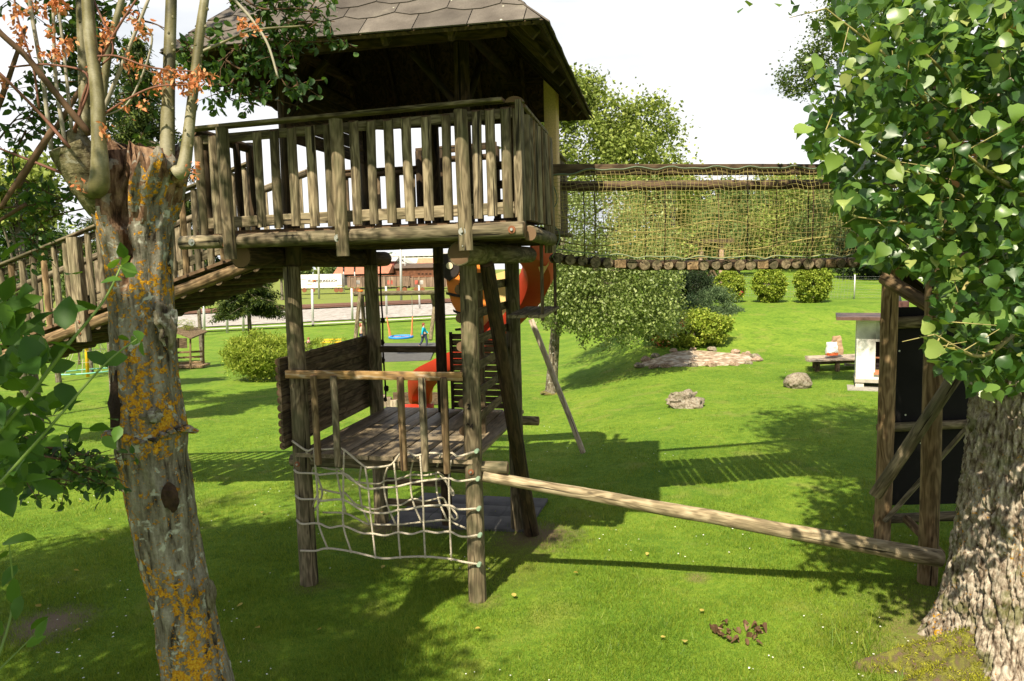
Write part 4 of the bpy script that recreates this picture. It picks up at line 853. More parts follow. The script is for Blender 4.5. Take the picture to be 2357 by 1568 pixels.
# burr, scars, rot
stone('burr', P(383, 745, YT - .12), .062, .05, .11, M_['bark'], pol, 3, 4, .45); 
for k in range(15): a_ = -PI * .5 + (k - 7) * .21; cc_ = P(350 + 3 * (k - 7), 990 + 9 * math.cos(k * .8), YT); stone('burr', cc_ + [.195 * math.cos(a_), .195 * math.sin(a_), 0], rnd.uniform(.026, .045), .03, rnd.uniform(.014, .028), M_['pollard'], pol, k, 3, .35)
stone('burr', P(345, 958, YT - .175), .085, .03, .05, M_['bark'], pol, 5, 4, .4)
stone('burr', P(284, 925, YT - .11), .085, .08, .235, plain('black_rot', (.03, .02, .014), .95, .1, 0, (40, .9, .02), .4), pol, 8, 3, .3)
stone('burr', P(392, 1145, YT - .165), .05, .02, .085, plain('dark_knot_hole', (.05, .03, .02), .95, .1, 0, (40, .9, .02), .5, 14), pol, 9, 4, .2); stone('burr', P(485, 1370, YT - .14), .03, .03, .10, M_['bark'], pol, 10, 3, .25)
stone('shelf_fungus', P(297, 1125, YT - .14), .042, .05, .016, plain('pale_fungus', (.52, .42, .24), .7, .3, 0, None, .2, 20), pol, 2, 3, .12)
for (x, y, x2, y2, r) in ((268, 420, 262, 352, .05), (300, 430, 292, 350, .05), (330, 420, 322, 330, .045), (350, 410, 345, 350, .03), (375, 420, 370, 382, .05), (280, 420, 280, 372, .05), (405, 420, 398, 392, .04)):
    a = P(x, y, YT + rnd.uniform(-.08, .08)); b_ = P(x2, y2, YT + rnd.uniform(-.05, .05)); m_ = (a + b_) / 2
    V, F, cp = ringmesh(tubeV([a - a, m_ - a, b_ - a + [.01, 0, -.02], b_ - a], [r, r * .85, r * .45, r * .08], 9, .28)); mk('broken_wood', V, F, M_['rot'], pol, Matrix.Translation(Vector(a)), smooth=False)
def limb(name, pts, radii, m, n=10, jit=.02, par=None):
    q = spline([P(x, y, Y) for x, y, Y in pts], 6); rr = np.interp(np.linspace(0, 1, len(q)), np.linspace(0, 1, len(radii)), radii)
    return tube(name, q, [r * .84 * YT / FPX for r in rr], m, par or pol, n, jit)
limb('stub', [(268, 500, 4.3), (222, 450, 4.2), (170, 370, 4.15), (148, 335, 4.12)], [48, 46, 44, 40], M_['stub'], 16, .04)
limb('stub', [(235, 430, 4.3), (205, 380, 4.28), (182, 330, 4.25), (172, 302, 4.25)], [40, 36, 28, 22], M_['stub'], 14, .04)
limb('stub', [(225, 400, 4.4), (245, 345, 4.45), (252, 318, 4.45)], [26, 22, 18], M_['stub'], 12, .04)
limb('shoot', [(205, 440, 4.1), (228, 425, 4.05), (228, 330, 4.05), (222, 200, 4.1), (205, 60, 4.15), (196, -160, 4.2), (190, -420, 4.3)], [20, 25, 18, 16, 15, 13, 9], M_['shoot'], 12)
limb('shoot', [(382, 420, 4.25), (384, 370, 4.25), (388, 200, 4.3), (394, 0, 4.35), (398, -220, 4.4), (404, -480, 4.5)], [26, 20, 16, 14, 12, 8], M_['shoot'], 12)
limb('shoot', [(405, 400, 4.2), (424, 380, 4.2), (440, 250, 4.25), (462, 60, 4.3), (474, -30, 4.35), (500, -300, 4.5)], [20, 17, 13, 12, 11, 7], M_['shoot'], 12)
limb('shoot', [(195, 300, 4.5), (192, 150, 4.55), (186, 0, 4.6), (180, -200, 4.7)], [15, 14, 13, 10], M_['shoot'], 12)
limb('shoot', [(207, 310, 4.1), (120, 205, 4.05), (60, 130, 4.0), (-10, 65, 3.95), (-90, -40, 3.9)], [9, 8, 7.5, 7, 6], M_['twig'], 9)
for pts_, r, m in (([(118, 345, 4.2), (98, 180, 4.2), (68, 0, 4.2), (60, -120, 4.2)], 6, 'paleshoot'), ([(150, 330, 4.2), (128, 180, 4.2), (122, 0, 4.2)], 5.5, 'paleshoot'), ([(165, 300, 4.3), (148, 130, 4.3), (130, -20, 4.3)], 5, 'paleshoot'),
                   ([(172, 305, 4.2), (200, 200, 4.15), (262, 80, 4.1), (320, -10, 4.1)], 4, 'redtwig'), ([(235, 260, 4.3), (285, 140, 4.3), (345, -10, 4.3)], 6, 'paleshoot'), ([(230, 270, 4.5), (250, 120, 4.5), (288, -30, 4.5)], 12, 'shoot'),
                   ([(160, 340, 4.0), (90, 260, 4.0), (0, 170, 3.9), (-60, 120, 3.9)], 4.5, 'redtwig'), ([(145, 400, 4.1), (70, 370, 4.1), (-20, 335, 4.1)], 4, 'redtwig'), ([(225, 130, 4.1), (270, 130, 4.1), (345, 155, 4.1), (440, 165, 4.1)], 3, 'redtwig'),
                   ([(170, 300, 4.1), (205, 180, 4.1), (120, 150, 4.1), (20, 155, 4.1)], 3.5, 'redtwig'), ([(228, 270, 4.1), (300, 225, 4.1), (360, 200, 4.1), (440, 195, 4.1)], 3, 'redtwig'), ([(300, 40, 4.2), (350, 90, 4.2), (300, 230, 4.2), (236, 270, 4.2)], 3, 'paleshoot'),
                   ([(90, 250, 4.2), (75, 150, 4.2), (40, 40, 4.2), (30, -40, 4.2)], 3, 'redtwig'), ([(40, 430, 4.6), (70, 380, 4.7), (170, 230, 4.8), (260, 60, 4.9)], 9, 'twig'), ([(-10, 260, 4.5), (20, 180, 4.5), (60, 60, 4.5)], 8, 'twig'), ([(215, 0, 4.2), (260, 110, 4.15), (235, 150, 4.15)], 3, 'redtwig'),
                   ([(530, -10, 4.4), (575, 40, 4.4), (615, 100, 4.4), (640, 180, 4.4)], 4.5, 'paleshoot'), ([(440, 130, 4.4), (520, 95, 4.4), (585, 70, 4.4), (700, 60, 4.5)], 4, 'shoot'), ([(60, 470, 4.4), (-20, 520, 4.4)], 6, 'twig'), ([(120, 300, 4.0), (40, 420, 4.0), (0, 480, 4.0)], 8, 'twig')):
    limb('branch', pts_, [r, r * .85, r * .65], M_[m], 7, .06)
for (x0, y0, x1, y1, n_k) in ((222, 300, 203, 20, 9), (385, 360, 394, 10, 10), (428, 360, 470, 10, 10), (190, 260, 187, 10, 6)):
    for k in range(n_k): t_ = (k + rnd.random()) / n_k; stone('bud_knot', P(x0 + (x1 - x0) * t_ + rnd.choice((-9, 9, -4, 5)), y0 + (y1 - y0) * t_, YT - .12), .008, .008, .010, M_['shoot'], pol, k, 1, .2)
# withered leaf bunches
wl = []
for (x, y, n) in ((40, 30, 18), (45, 70, 16), (52, 100, 16), (75, 10, 14), (95, 25, 10), (130, 8, 22), (150, 5, 12), (115, 68, 10), (130, 120, 20), (152, 98, 20), (100, 130, 10), (215, 165, 14), (248, 72, 8), (325, 75, 16), (335, 62, 10), (250, 60, 12), (235, 95, 8), (312, 145, 18), (290, 140, 8), (375, 178, 18), (360, 200, 10), (400, 165, 14), (435, 175, 24), (465, 172, 18), (455, 195, 18), (425, 205, 16), (485, 180, 8), (560, 58, 14), (585, 60, 10), (290, 245, 8), (330, 232, 8), (238, 305, 10), (175, 410, 14), (185, 425, 8), (445, 388, 12), (5, 190, 10), (300, 30, 12)):
    q = P(x, y, 4.12 + rnd.uniform(-.1, .15)); wl.append(q + rng.normal(size=(int(n * 1.8), 3)) * [.018, .018, .024])
leafobj('withered_leaves', np.concatenate(wl), .032, M_['brown'], pol, tpl='oval', nb=.0, tb=1.6)

# ------------------------------------------------------------------ leafy tree reaching in from the left, above and behind the pollard
def twigs(name, par, lines, m, leafm, size, per, side=.10, tpl='oval', r0=.008, nb=.5, tb=.5):
    L = []; pts = []
    for ln in lines:
        q = spline([P(*p) for p in ln], 6); L.append((q, np.linspace(r0, r0 * .3, len(q))))
        k = int(per * np.linalg.norm(q[-1] - q[0]) / .1) + 2
        for _ in range(max(2, k // 8)):
            t = rng.uniform(.1, 1); i = int(t * (len(q) - 1)); s_ = q[i]; e_ = s_ + rng.normal(size=3) * side * [1, .7, .8] + [0, 0, -.02]; L.append(([s_, (s_ + e_) / 2 + [0, 0, .015], e_], [r0 * .4, r0 * .3, r0 * .2]))
            tt = rng.uniform(.2, 1, 8)[:, None]; pts.append(s_ + (e_ - s_) * tt + rng.normal(size=(8, 3)) * .014)
    o1 = tubes('twigs', L, M_[m], par, 5); o1['kind'] = 'stuff'
    return leafobj(name, np.concatenate(pts), size, leafm, par, tpl=tpl, nb=nb, tb=tb)
lt = thing('overhanging_tree', (-7.2, 5.6, 0), 'leafy tree with narrow dark leaves hanging over the top left of the roof', 'tree')
tube('trunk', spline([(-7.2, 5.6, -.2), (-6.9, 5.7, 3), (-5.6, 5.4, 5.2), (-4.2, 5.2, 6.4)], 6), np.linspace(.22, .07, 19), M_['bark'], lt, 10, .05)
LN = []
for a in range(46):
    x0 = rng.uniform(60, 330); y0 = rng.uniform(-160, 420); dx = rng.uniform(-60, 90); dy = rng.uniform(-20, 90); LN.append([(x0, y0, rng.uniform(4.7, 5.6)), (x0 + dx * .5, y0 + dy * .35, 5.1), (x0 + dx, y0 + dy, 5.1)])
LN += [[(300, 420, 5.2), (230, 470, 5.2), (120, 500, 5.2), (60, 560, 5.2)], [(30, 400, 5.0), (100, 440, 5), (180, 470, 5)], [(-10, 330, 5.2), (30, 280, 5.2), (60, 250, 5.2)], [(60, 300, 5.2), (30, 380, 5.2), (90, 480, 5.2)], [(0, 480, 5.2), (90, 470, 5.2), (200, 440, 5.2)]]
twigs('leaves', lt, LN, 'twig', M_['willow'], .062, 13, .17)
LN2 = [[(420, 185, 5.0), (500, 145, 5.0), (560, 100, 5.0), (640, 75, 5.0), (775, 72, 5.0)], [(540, -20, 4.9), (600, 20, 4.9), (690, 20, 4.9), (740, 40, 4.9)], [(560, 100, 5.0), (620, 130, 5), (660, 200, 5), (690, 190, 5.0)], [(560, 60, 5), (600, 30, 5), (640, -40, 5)], [(450, 60, 5), (480, 90, 5), (520, 100, 5.0)],
       [(430, 110, 5), (480, 180, 5), (520, 250, 5)], [(520, 140, 5), (560, 160, 5), (600, 130, 5), (670, 130, 5)], [(480, 190, 5), (560, 210, 5), (620, 245, 5)], [(620, 70, 5), (680, 95, 5), (760, 95, 5)], [(540, 180, 5), (520, 220, 5), (600, 245, 5.)], [(650, 60, 4.9), (700, 50, 4.9), (770, 50, 4.9)], [(420, 90, 5), (450, 130, 5), (440, 160, 5)], [(560, -60, 5), (620, -10, 5), (700, -20, 5.)]]
twigs('leaves', lt, LN2, 'twig', M_['willow'], .06, 22, .115)
# its crown above the frame throws the dappled shade
def crown_only(name, par, c, r, ncl, per, cr, size, leafm, tpl='diamond'):
    p, cc = clumped(c, r, ncl, per, cr); return leafobj(name, p, size, leafm, par, tpl=tpl)
crown_only('crown', lt, (-5.4, 4.2, 8.2), (2.3, 2.2, 1.6), 50, 90, .5, .085, M_['willow'])

# tree behind the camera on the left, and the pollard's own crown of shoots above the frame
bt = tree('shade_tree', (-6.6, -.5, 0), 'broad leafy tree standing outside the photograph behind the viewer', 'tree', [((-5.6, 1.0, 5.7), (2.7, 2.9, 1.2)), ((-4.6, -.2, 6.7), (2.0, 1.8, 1.0)), ((-5.0, 3.0, 6.4), (1.8, 1.6, .8)), ((-6.7, 3.1, 6.5), (1.9, 1.7, .9))], M_['willow'], .12, .25, 4.5, nclump=125, per=110, cr=.52)
crown_only('crown', pol, (-2.7, 3.7, 6.3), (1.5, 1.3, .9), 19, 65, .36, .07, M_['willow'])

# ------------------------------------------------------------------ big poplar (right)
TX, TY = 4.50, 6.0
pop = thing('poplar_tree', (TX, TY, 0), 'massive poplar with deeply furrowed pale bark and a mossy spreading foot', 'tree')
def flare(z): return .575 + .075 * max(0, 2.6 - z) * .5 + .17 * math.exp(-max(z, 0) / .28)
rows = [(np.array([TX + .03 * z, TY + .04 * z, z]), flare(z)) for z in (-.1, .1, .25, .45, .7, 1.0, 1.4, 1.9, 2.6, 3.4, 4.4, 5.4, 6.6)]
zs_ = np.concatenate([np.linspace(-.1, 1.2, 130), np.linspace(1.21, 2.9, 130), np.linspace(2.95, 4.2, 25), np.linspace(4.3, 7.4, 20)])
V = []; nA = 540
for z in zs_:
    for j in range(nA):
        a = 2 * PI * j / nA; d = np.array([math.cos(a), math.sin(a)]); root = .10 * math.exp(-max(z, 0) / .4) * (math.sin(a * 5 + 1) + .6 * math.sin(a * 3 + 2.2))
        wv = .35 * noise.noise(Vector((a * 2.5, z * 1.2, 5))); q2 = Vector((math.cos(a + wv * .12) * 15, math.sin(a + wv * .12) * 15, z * 4.2)); rg = max(0, 1 - abs(noise.noise(q2)) * 3.4) ** 1.5
        f = -.05 * rg + .022 * noise.noise(Vector((d[0] * 22, d[1] * 22, z * 11))) + .020 * noise.noise(Vector((d[0] * 44, d[1] * 44, z * 26))) + .05 * noise.noise(Vector((d[0] * 1.5, d[1] * 1.5, z * .7)))
        r = (flare(z) if z < 4 else flare(4) - .10 * (z - 4)) + root + f
        V.append((.03 * z + d[0] * r, .04 * z + d[1] * r, z))
V = np.array(V); Fq = []
V_, F_, cp = ringmesh([V[i * nA:(i + 1) * nA] for i in range(len(zs_))]); mk('trunk', V_, F_, M_['poplarbark'], pop, Matrix.Translation((TX, TY, 0)), smooth='all')
# mossy root ridges: one mound sheet with ridges running out from the trunk
ends = [(G(1965, 1535), .30, .15), (G(2085, 1600), .22, .20), (G(2085, 1422), .11, .16), (G(2200, 1640), .12, .25)]
mc = np.array([TX - .9, TY - .55]); MN = 150; xs_ = np.linspace(-1.1, .95, MN); V = []
for j in range(MN):
    for i in range(MN):
        x = mc[0] + xs_[i]; y = mc[1] + xs_[j] * .95; g_ = float(gz(x, y)); h = -.03
        for (e_, hh, wd) in ends:
            a = np.array([TX - .35, TY - .1]); d = e_[:2] - a; L_ = np.hypot(*d); t = ((x - a[0]) * d[0] + (y - a[1]) * d[1]) / L_ ** 2; t = min(max(t, 0), 1); q = a + d * t; dist = math.hypot(x - q[0], y - q[1])
            h = max(h, (hh * (1 - t) ** .8 + .045) * math.exp(-(dist / (wd * (1.25 - .7 * t))) ** 2) * (1.12 if t < 1 else 1) - .03)
        h += .016 * noise.fractal(Vector((x * 9, y * 9, 2)), 1, 2, 4) + .02 * noise.noise(Vector((x * 3, y * 3, 5)))
        edge = min(1, (1 - max(abs(xs_[i]), abs(xs_[j])) / 1.05) * 6); V.append((x, y, g_ + (h if edge > .2 else -.06)))
idx = np.arange(MN * MN).reshape(MN, MN); F = np.stack([idx[:-1, :-1], idx[:-1, 1:], idx[1:, 1:], idx[1:, :-1]], -1).reshape(-1, 4)
mk('mossy_roots', np.array(V) - [mc[0], mc[1], 0], F, M_['moss'], pop, Matrix.Translation((mc[0], mc[1], 0)), smooth='all')
Vm = np.array(V); hh_ = Vm[:, 2] - gz(Vm[:, 0], Vm[:, 1]); ok = np.where((hh_ > .012) & (rng.uniform(size=len(Vm)) < .8))[0]; pm = Vm[np.repeat(ok, 2)] + rng.normal(size=(len(ok) * 2, 3)) * [.012, .012, .003]
msel = np.array([noise.noise(Vector((p[0] * 5, p[1] * 5, 1))) > -.12 for p in pm]); leafobj('moss_tufts', pm[msel], .030, leafmat('moss_frond', (.20, .21, .018), (.46, .45, .045), (.45, .45, .04), .8, .1), pop, origin=(mc[0], mc[1], 0), tpl='needle', nb=.3, tb=-1.2)
# leaf mass: outline measured, given depth
def inpoly(x, y, pl):
    c = False; j = len(pl) - 1
    for i in range(len(pl)):
        if ((pl[i][1] > y) != (pl[j][1] > y)) and x < (pl[j][0] - pl[i][0]) * (y - pl[i][1]) / (pl[j][1] - pl[i][1]) + pl[i][0]: c = not c
        j = i
    return c
POLY = [(1905, -20), (1895, 60), (1960, 120), (1880, 160), (1865, 200), (1850, 280), (1862, 350), (1905, 400), (1920, 450), (1955, 540), (1990, 600), (2060, 620), (2150, 640), (2150, 700), (2130, 780), (2160, 850), (2230, 870), (2240, 900), (2340, 900), (2420, 880), (2420, -20)]
cand = []
while len(cand) < 5200:
    x, y = rnd.uniform(1850, 2480), rnd.uniform(-60, 920)
    if not (inpoly(x, y, POLY) or x > 2400 or y < -15): continue
    dens = min(1, (x - 1800) / 250) if y < 620 else min(1, (x - 2080) / 120)
    if rnd.random() > .35 + .65 * dens: continue
    d_ = rnd.uniform(0, 1) ** .8; Yl = 4.35 + d_ * (1.5 + .6 * (x < 2250)); 
    p = P(x, y, Yl)
    if math.hypot(p[0] - TX, p[1] - TY) < .72: continue
    cand.append(p)
cand = np.array(cand); order = np.argsort(cand[:, 1]); cand = cand[order]
ftw = []; g2 = np.random.default_rng(3)
hero = [(1885, 130), (2035, 60), (2080, 75), (2060, 95), (2105, 130), (2230, 215), (2330, 85), (2160, 320), (2255, 255), (2330, 240), (1860, 290), (1905, 295), (1925, 355), (1950, 460), (1990, 325), (2310, 400), (2130, 800), (2145, 765), (2180, 800), (1875, 170), (2200, 330), (1990, 110), (2070, 20), (2340, 75)]
vis = np.concatenate([np.array([P(x, y, 4.3) for x, y in hero]), cand[:276]])
Vp, Fp = TPL['heart']
lm = []
for m in (M_['poplar'], M_['young']):
    for k in range(2):
        V = Vp.copy(); V[:, 2] += (.16 if k else -.10) * np.sin(V[:, 1] * 3) + .10 * np.abs(V[:, 0]) * (1 if k else -1) + rng.normal(0, .018, len(V)); me = bpy.data.meshes.new('leaf'); me.from_pydata(V.tolist(), [], Fp.tolist()); me.materials.append(m); me.polygons.foreach_set('use_smooth', np.ones(len(me.polygons), dtype=bool)); lm.append(me)
for i, p in enumerate(vis):
    nn = Vector(nrm(g2.normal(size=3) * .8 + [-.3, -.55, .55])); t = Vector(nrm(g2.normal(size=3) * .55 + [-.15, -.1, -.8])); t = (t - nn * t.dot(nn)).normalized(); x = t.cross(nn); s_ = (.108 if i < len(hero) else .086) * g2.uniform(.65, 1.25)
    M = Matrix(((x[0] * s_, t[0] * s_, nn[0] * s_, p[0]), (x[1] * s_, t[1] * s_, nn[1] * s_, p[1]), (x[2] * s_, t[2] * s_, nn[2] * s_, p[2]), (0, 0, 0, 1)))
    o_ = bpy.data.objects.new('leaf', lm[(2 if (i < len(hero) or g2.random() < .12) else 0) + i % 2]); link(o_, pop, M)
leafobj('leaves', cand[276:], .09, M_['poplar'], pop, tpl='heart', nbias=(-.3, -.5, .6), nb=.9, tb=1.1)
L = []
for (a, b_, c_) in (((2330, 520, 5.6), (2150, 420, 4.9), (1900, 300, 4.5)), ((2330, 420, 5.6), (2200, 200, 4.9), (2050, 60, 4.5)), ((2350, 600, 5.6), (2250, 620, 4.9), (2150, 800, 4.4)), ((2350, 300, 5.6), (2300, 150, 4.8), (2320, -20, 4.6)), ((2300, 560, 5.6), (2120, 520, 5), (1970, 500, 4.7)), ((2350, 750, 5.2), (2260, 820, 4.7), (2150, 770, 4.35)), ((2360, 450, 5.4), (2280, 400, 4.7), (2190, 330, 4.4)), ((2240, 380, 5.2), (2080, 170, 4.7), (1900, 20, 4.5))):
    q = spline([P(*a), P(*b_), P(*c_)], 7); L.append((q, np.linspace(.022, .004, len(q))))
    for i in range(4, len(q), 2):
        e_ = q[i] + rng.normal(size=3) * .16; L.append(([q[i], (q[i] + e_) / 2, e_], [.004, .003, .002]))
o_ = tubes('twigs', L, plain('yellow_green_twig', (.28, .24, .09), .6, .3, 0, None, .3), pop, 6); o_['kind'] = 'stuff'
for i in range(7):
    a = i * .9; q = spline([(TX + .2, TY + .25, 4.6 + .3 * i), (TX + math.cos(a) * 1.2, TY + math.sin(a) * 1.2, 6.2 + .3 * i), (TX + math.cos(a) * 2.6, TY + math.sin(a) * 2.6, 7.4 + .2 * i)], 5); tube('limb', q, np.linspace(.16, .04, len(q)), M_['bark'], pop, 8, .05)
crown_only('crown', pop, (TX + .6, TY + .6, 7.6), (2.9, 2.8, 2.3), 150, 70, .6, .12, M_['poplar'])
crown_only('crown', pop, (TX - .1, TY + 1.9, 8.2), (2.0, 2.3, .85), 95, 70, .45, .12, M_['poplar'])

# ------------------------------------------------------------------ foreground shrub (left)
sh = thing('foreground_shrub', P(-40, 1500, 2.6) * [1, 1, 0], 'shrub with broad oval leaves reaching in at the lower left edge', 'shrub')
L = []; bp = []; bs = []
def stem(pts, r, leafs, sz):
    q = spline([P(*p) for p in pts], 6); L.append((q, np.linspace(r, r * .35, len(q))))
    for (x, y, s_) in leafs: bp.append(P(x, y, pts[-1][2] + rnd.uniform(-.12, .12))); bs.append(s_ * sz)
stem([(-60, 1060, 2.3), (60, 920, 2.35), (160, 790, 2.4), (240, 690, 2.5), (285, 600, 2.6)], .008, [], 1)
stem([(-60, 1180, 2.3), (100, 1000, 2.3), (240, 840, 2.4), (330, 770, 2.5)], .006, [], 1)
stem([(-60, 900, 2.4), (60, 960, 2.5), (180, 985, 2.6), (285, 985, 2.7)], .005, [], 1)
leafspec = [(175, 632, .11), (232, 650, .08), (150, 760, .13), (175, 690, .10), (245, 612, .07), (270, 610, .07), (285, 595, .06), (300, 590, .06), (290, 640, .09), (90, 780, .13), (130, 720, .10), (60, 830, .13), (90, 850, .14), (110, 800, .11), (140, 880, .13), (30, 870, .12), (20, 780, .11), (200, 810, .09), (230, 830, .10), (280, 770, .06), (300, 780, .06), (315, 760, .06), (325, 785, .06),
            (60, 975, .13), (20, 1000, .14), (130, 950, .10), (150, 1000, .09), (205, 985, .08), (250, 965, .06), (275, 980, .06), (235, 1005, .07), (100, 1010, .10), (50, 1060, .11), (15, 940, .14), (10, 720, .13), (40, 680, .11), (15, 1280, .14), (30, 1330, .12), (5, 1430, .13), (70, 1450, .07), (85, 1470, .07), (60, 1490, .07), (5, 1250, .12), (40, 1300, .09), (50, 1370, .09), (30, 1240, .07), (5, 600, .12), (0, 1130, .12), (30, 640, .09), (60, 720, .10), (5, 830, .13)]
stem([(-60, 1640, 2.2), (0, 1500, 2.3), (30, 1380, 2.4), (20, 1240, 2.4)], .006, [], 1); stem([(-20, 1560, 2.3), (40, 1500, 2.4), (85, 1455, 2.45)], .004, [], 1); stem([(-60, 760, 2.4), (0, 700, 2.4), (60, 660, 2.4)], .005, [], 1)
for x, y, s_ in leafspec: bp.append(P(x, y, 2.4 + rnd.uniform(-.15, .2))); bs.append(s_)
g3 = np.random.default_rng(11)
for i in range(150):
    x = abs(g3.normal(0, 70)) - 20; y = g3.uniform(690, 1120); bp.append(P(x, y, g3.uniform(2.3, 3.0))); bs.append(.10)
bmv = TPL['oval'][0].copy(); bmv[:, 0] *= 1.15; bme = bpy.data.meshes.new('leaf'); bme.from_pydata(bmv.tolist(), [], TPL['oval'][1].tolist()); bme.materials.append(M_['bush']); bme.polygons.foreach_set('use_smooth', np.ones(8, dtype=bool))
for p, s_ in zip(bp, bs):
    nn = Vector(nrm(g3.normal(size=3) * .6 + [-.1, -.5, .7])); t = Vector(nrm(g3.normal(size=3) + [.7, -.1, -.4])); t = (t - nn * t.dot(nn)).normalized(); x = t.cross(nn); s_ *= .92
    link(bpy.data.objects.new('leaf', bme), sh, Matrix(((x[0] * s_, t[0] * s_, nn[0] * s_, p[0]), (x[1] * s_, t[1] * s_, nn[1] * s_, p[1]), (x[2] * s_, t[2] * s_, nn[2] * s_, p[2]), (0, 0, 0, 1))))
tubes('stem', L, M_['greenstem'], sh, 6)
dsh = thing('low_shrub', P(150, 1150, 3.6) * [1, 1, 0], 'low dark leafy branches spreading behind the lichened trunk at left', 'shrub')
LN3 = [[(-20, 1040, 3.4), (100, 1050, 3.6), (200, 1075, 3.7), (290, 1110, 3.8)], [(0, 1080, 3.4), (80, 1100, 3.6), (170, 1120, 3.7)], [(60, 1020, 3.6), (160, 1040, 3.7), (280, 1060, 3.8)], [(120, 1060, 3.7), (200, 1100, 3.7), (270, 1130, 3.8)], [(-20, 1000, 3.6), (60, 1030, 3.6), (140, 1060, 3.7)]]
twigs('leaves', dsh, LN3, 'twig', M_['willow'], .055, 18, .10)

# ------------------------------------------------------------------ mid-ground
b0 = G(1268, 908); YB = b0[1]
bi = thing('birch_tree', b0, 'small weeping birch with drooping leafy branches beside the slide', 'tree')
tube('trunk', spline([b0 - [0, 0, .2], b0 + [0, 0, .05], P(1275, 800, YB), P(1282, 700, YB), P(1290, 620, YB), P(1300, 500, YB)], 5), np.interp(np.linspace(0, 1, 26), [0, .1, .3, 1], [.34, .24, .18, .06]), M_['bark'], bi, 12, .05)
stone('moss_foot', b0 + [0, 0, .02], .33, .25, .10, M_['moss'], bi, 3, 3, .3)
strand = []; g4 = np.random.default_rng(5)
SP = [(1240, 1560, 590, 800), (1230, 1340, 600, 740), (1300, 1540, 440, 640)]
for k in range(1150):
    x0, x1, y0, y1 = SP[0] if k < 800 else SP[1 + k % 2]; x = g4.uniform(x0, x1); fx = (x - 1240) / 320
    ytop = g4.uniform(y0 - 60, y1 - 70); ybot = min(ytop + g4.uniform(40, 130), 790 - 45 * max(0, fx - .55) * 2 - (45 if x < 1320 else 0) + g4.uniform(-20, 25)); Yq = YB + g4.uniform(-1.7, 1.9)
    a = P(x, ytop, Yq); b_ = P(x + g4.uniform(0, 28), ybot, Yq - .1); n_ = 34; t = g4.uniform(0, 1, (n_, 1)); strand.append(a + (b_ - a) * t + g4.normal(size=(n_, 3)) * [.09, .09, .04])
leafobj('crown', np.concatenate(strand), .10, M_['birch'], bi, tpl='diamond', tb=1.4, nb=.6)
L = []
for k in range(22):
    s_ = P(1285 + rnd.uniform(-4, 6), rnd.uniform(560, 760), YB); e_ = P(rnd.uniform(1260, 1540), rnd.uniform(600, 740), YB + rnd.uniform(-1.5, 1.5)); L.append((spline([s_, (s_ + e_) / 2 + [0, 0, .4], e_], 5), np.linspace(.045, .01, 11)))
tubes('limb', L, M_['bark'], bi, 6)

tb = P(1545, 700, 30) ; tb[2] = gz(tb[0], tb[1])
tree('tall_tree', tb, 'tall rounded light green tree rising behind the netted bridge', 'tree', [(P(1350, 330, 27), (2.3, 2.0, 2.4)), (P(1470, 340, 27), (1.7, 1.8, 1.6)), (P(1400, 470, 27), (3.2, 2.6, 2.8)), (P(1300, 230, 27), (1.0, 1, .9))], M_['farleaf'], .15, .28, 6.0, nclump=70, per=95, cr=.62)
tree('bushy_tree', [P(1540, 640, 40)[0], 40, float(gz(P(1540, 640, 40)[0], 40))], 'yellow green bushy tree right of the tall tree behind the bridge', 'tree', [(P(1545, 440, 40), (1.7, 1.6, 1.9)), (P(1500, 530, 40), (2.2, 1.8, 1.9))], M_['farleaf'], .19, .2, 4.5, nclump=60, per=80, cr=.7)
hz = [(1640, 430, 520, 55, 'farleaf2', 'dark'), (1700, 480, 560, 60, 'farleaf', 'light'), (1590, 480, 600, 48, 'farleaf2', 'dark'), (1780, 440, 560, 70, 'farleaf2', 'mid'), (1850, 420, 540, 65, 'farleaf', 'light'), (1930, 440, 560, 58, 'farleaf2', 'mid'), (2010, 520, 600, 50, 'deepgreen', 'dark'), (1720, 410, 500, 95, 'farleaf2', 'mid'), (1810, 395, 470, 100, 'farleaf', 'light'), (1880, 400, 480, 98, 'farleaf2', 'dark'), (2090, 460, 580, 55, 'farleaf2', 'mid'), (2200, 480, 600, 50, 'farleaf', 'mid')]
for i, (x, yt, yb_, Y, m, kd) in enumerate(hz):
    yb_ += 55; c = P(x, (yt + yb_) / 2, Y); r = (yb_ - yt) / 2 / FPX * Y; gb = float(gz(c[0], Y)); w_ = r * rnd.uniform(1.0, 1.5)
    tree('leafy_tree', (c[0], Y, gb), ['%s green tree beyond the bridge netting, %s' % (kd, ['nearest the tall tree at the left end', 'above the round bushes', 'just right of the tall tree', 'in the middle', 'right of the middle', 'near the poplar leaves', 'beside the goal frame at the right', 'small and far at the left', 'small and far in the middle', 'small and far near the poplar leaves', 'behind the second tower post', 'at the hidden right end'][i])][0], 'tree', [(c, (w_, w_, r * 1.1))], M_[m], .12 * Y / 40 + .12, .010 * Y / 5, max(1, c[2] - gb), 'trees beyond the bridge', nclump=64, per=80, cr=r * .34, limbs=4)

lo = P(2290, 700, 15); lo[2] = gz(lo[0], lo[1])
tree('feathery_tree', lo, 'feathery leaved tree whose tip shows left of the poplar leaves against the sky', 'tree', [(P(1850, 178, 15), (.42, .4, .42)), (P(1905, 100, 15), (.45, .5, .75)), (P(1960, 60, 15), (.7, .6, .9)), (P(2080, 90, 15), (1.4, 1, 1.6))], M_['locust'], .065, .14, 6.0, nclump=34, per=60, cr=.24, limbs=5, tpl='diamond')
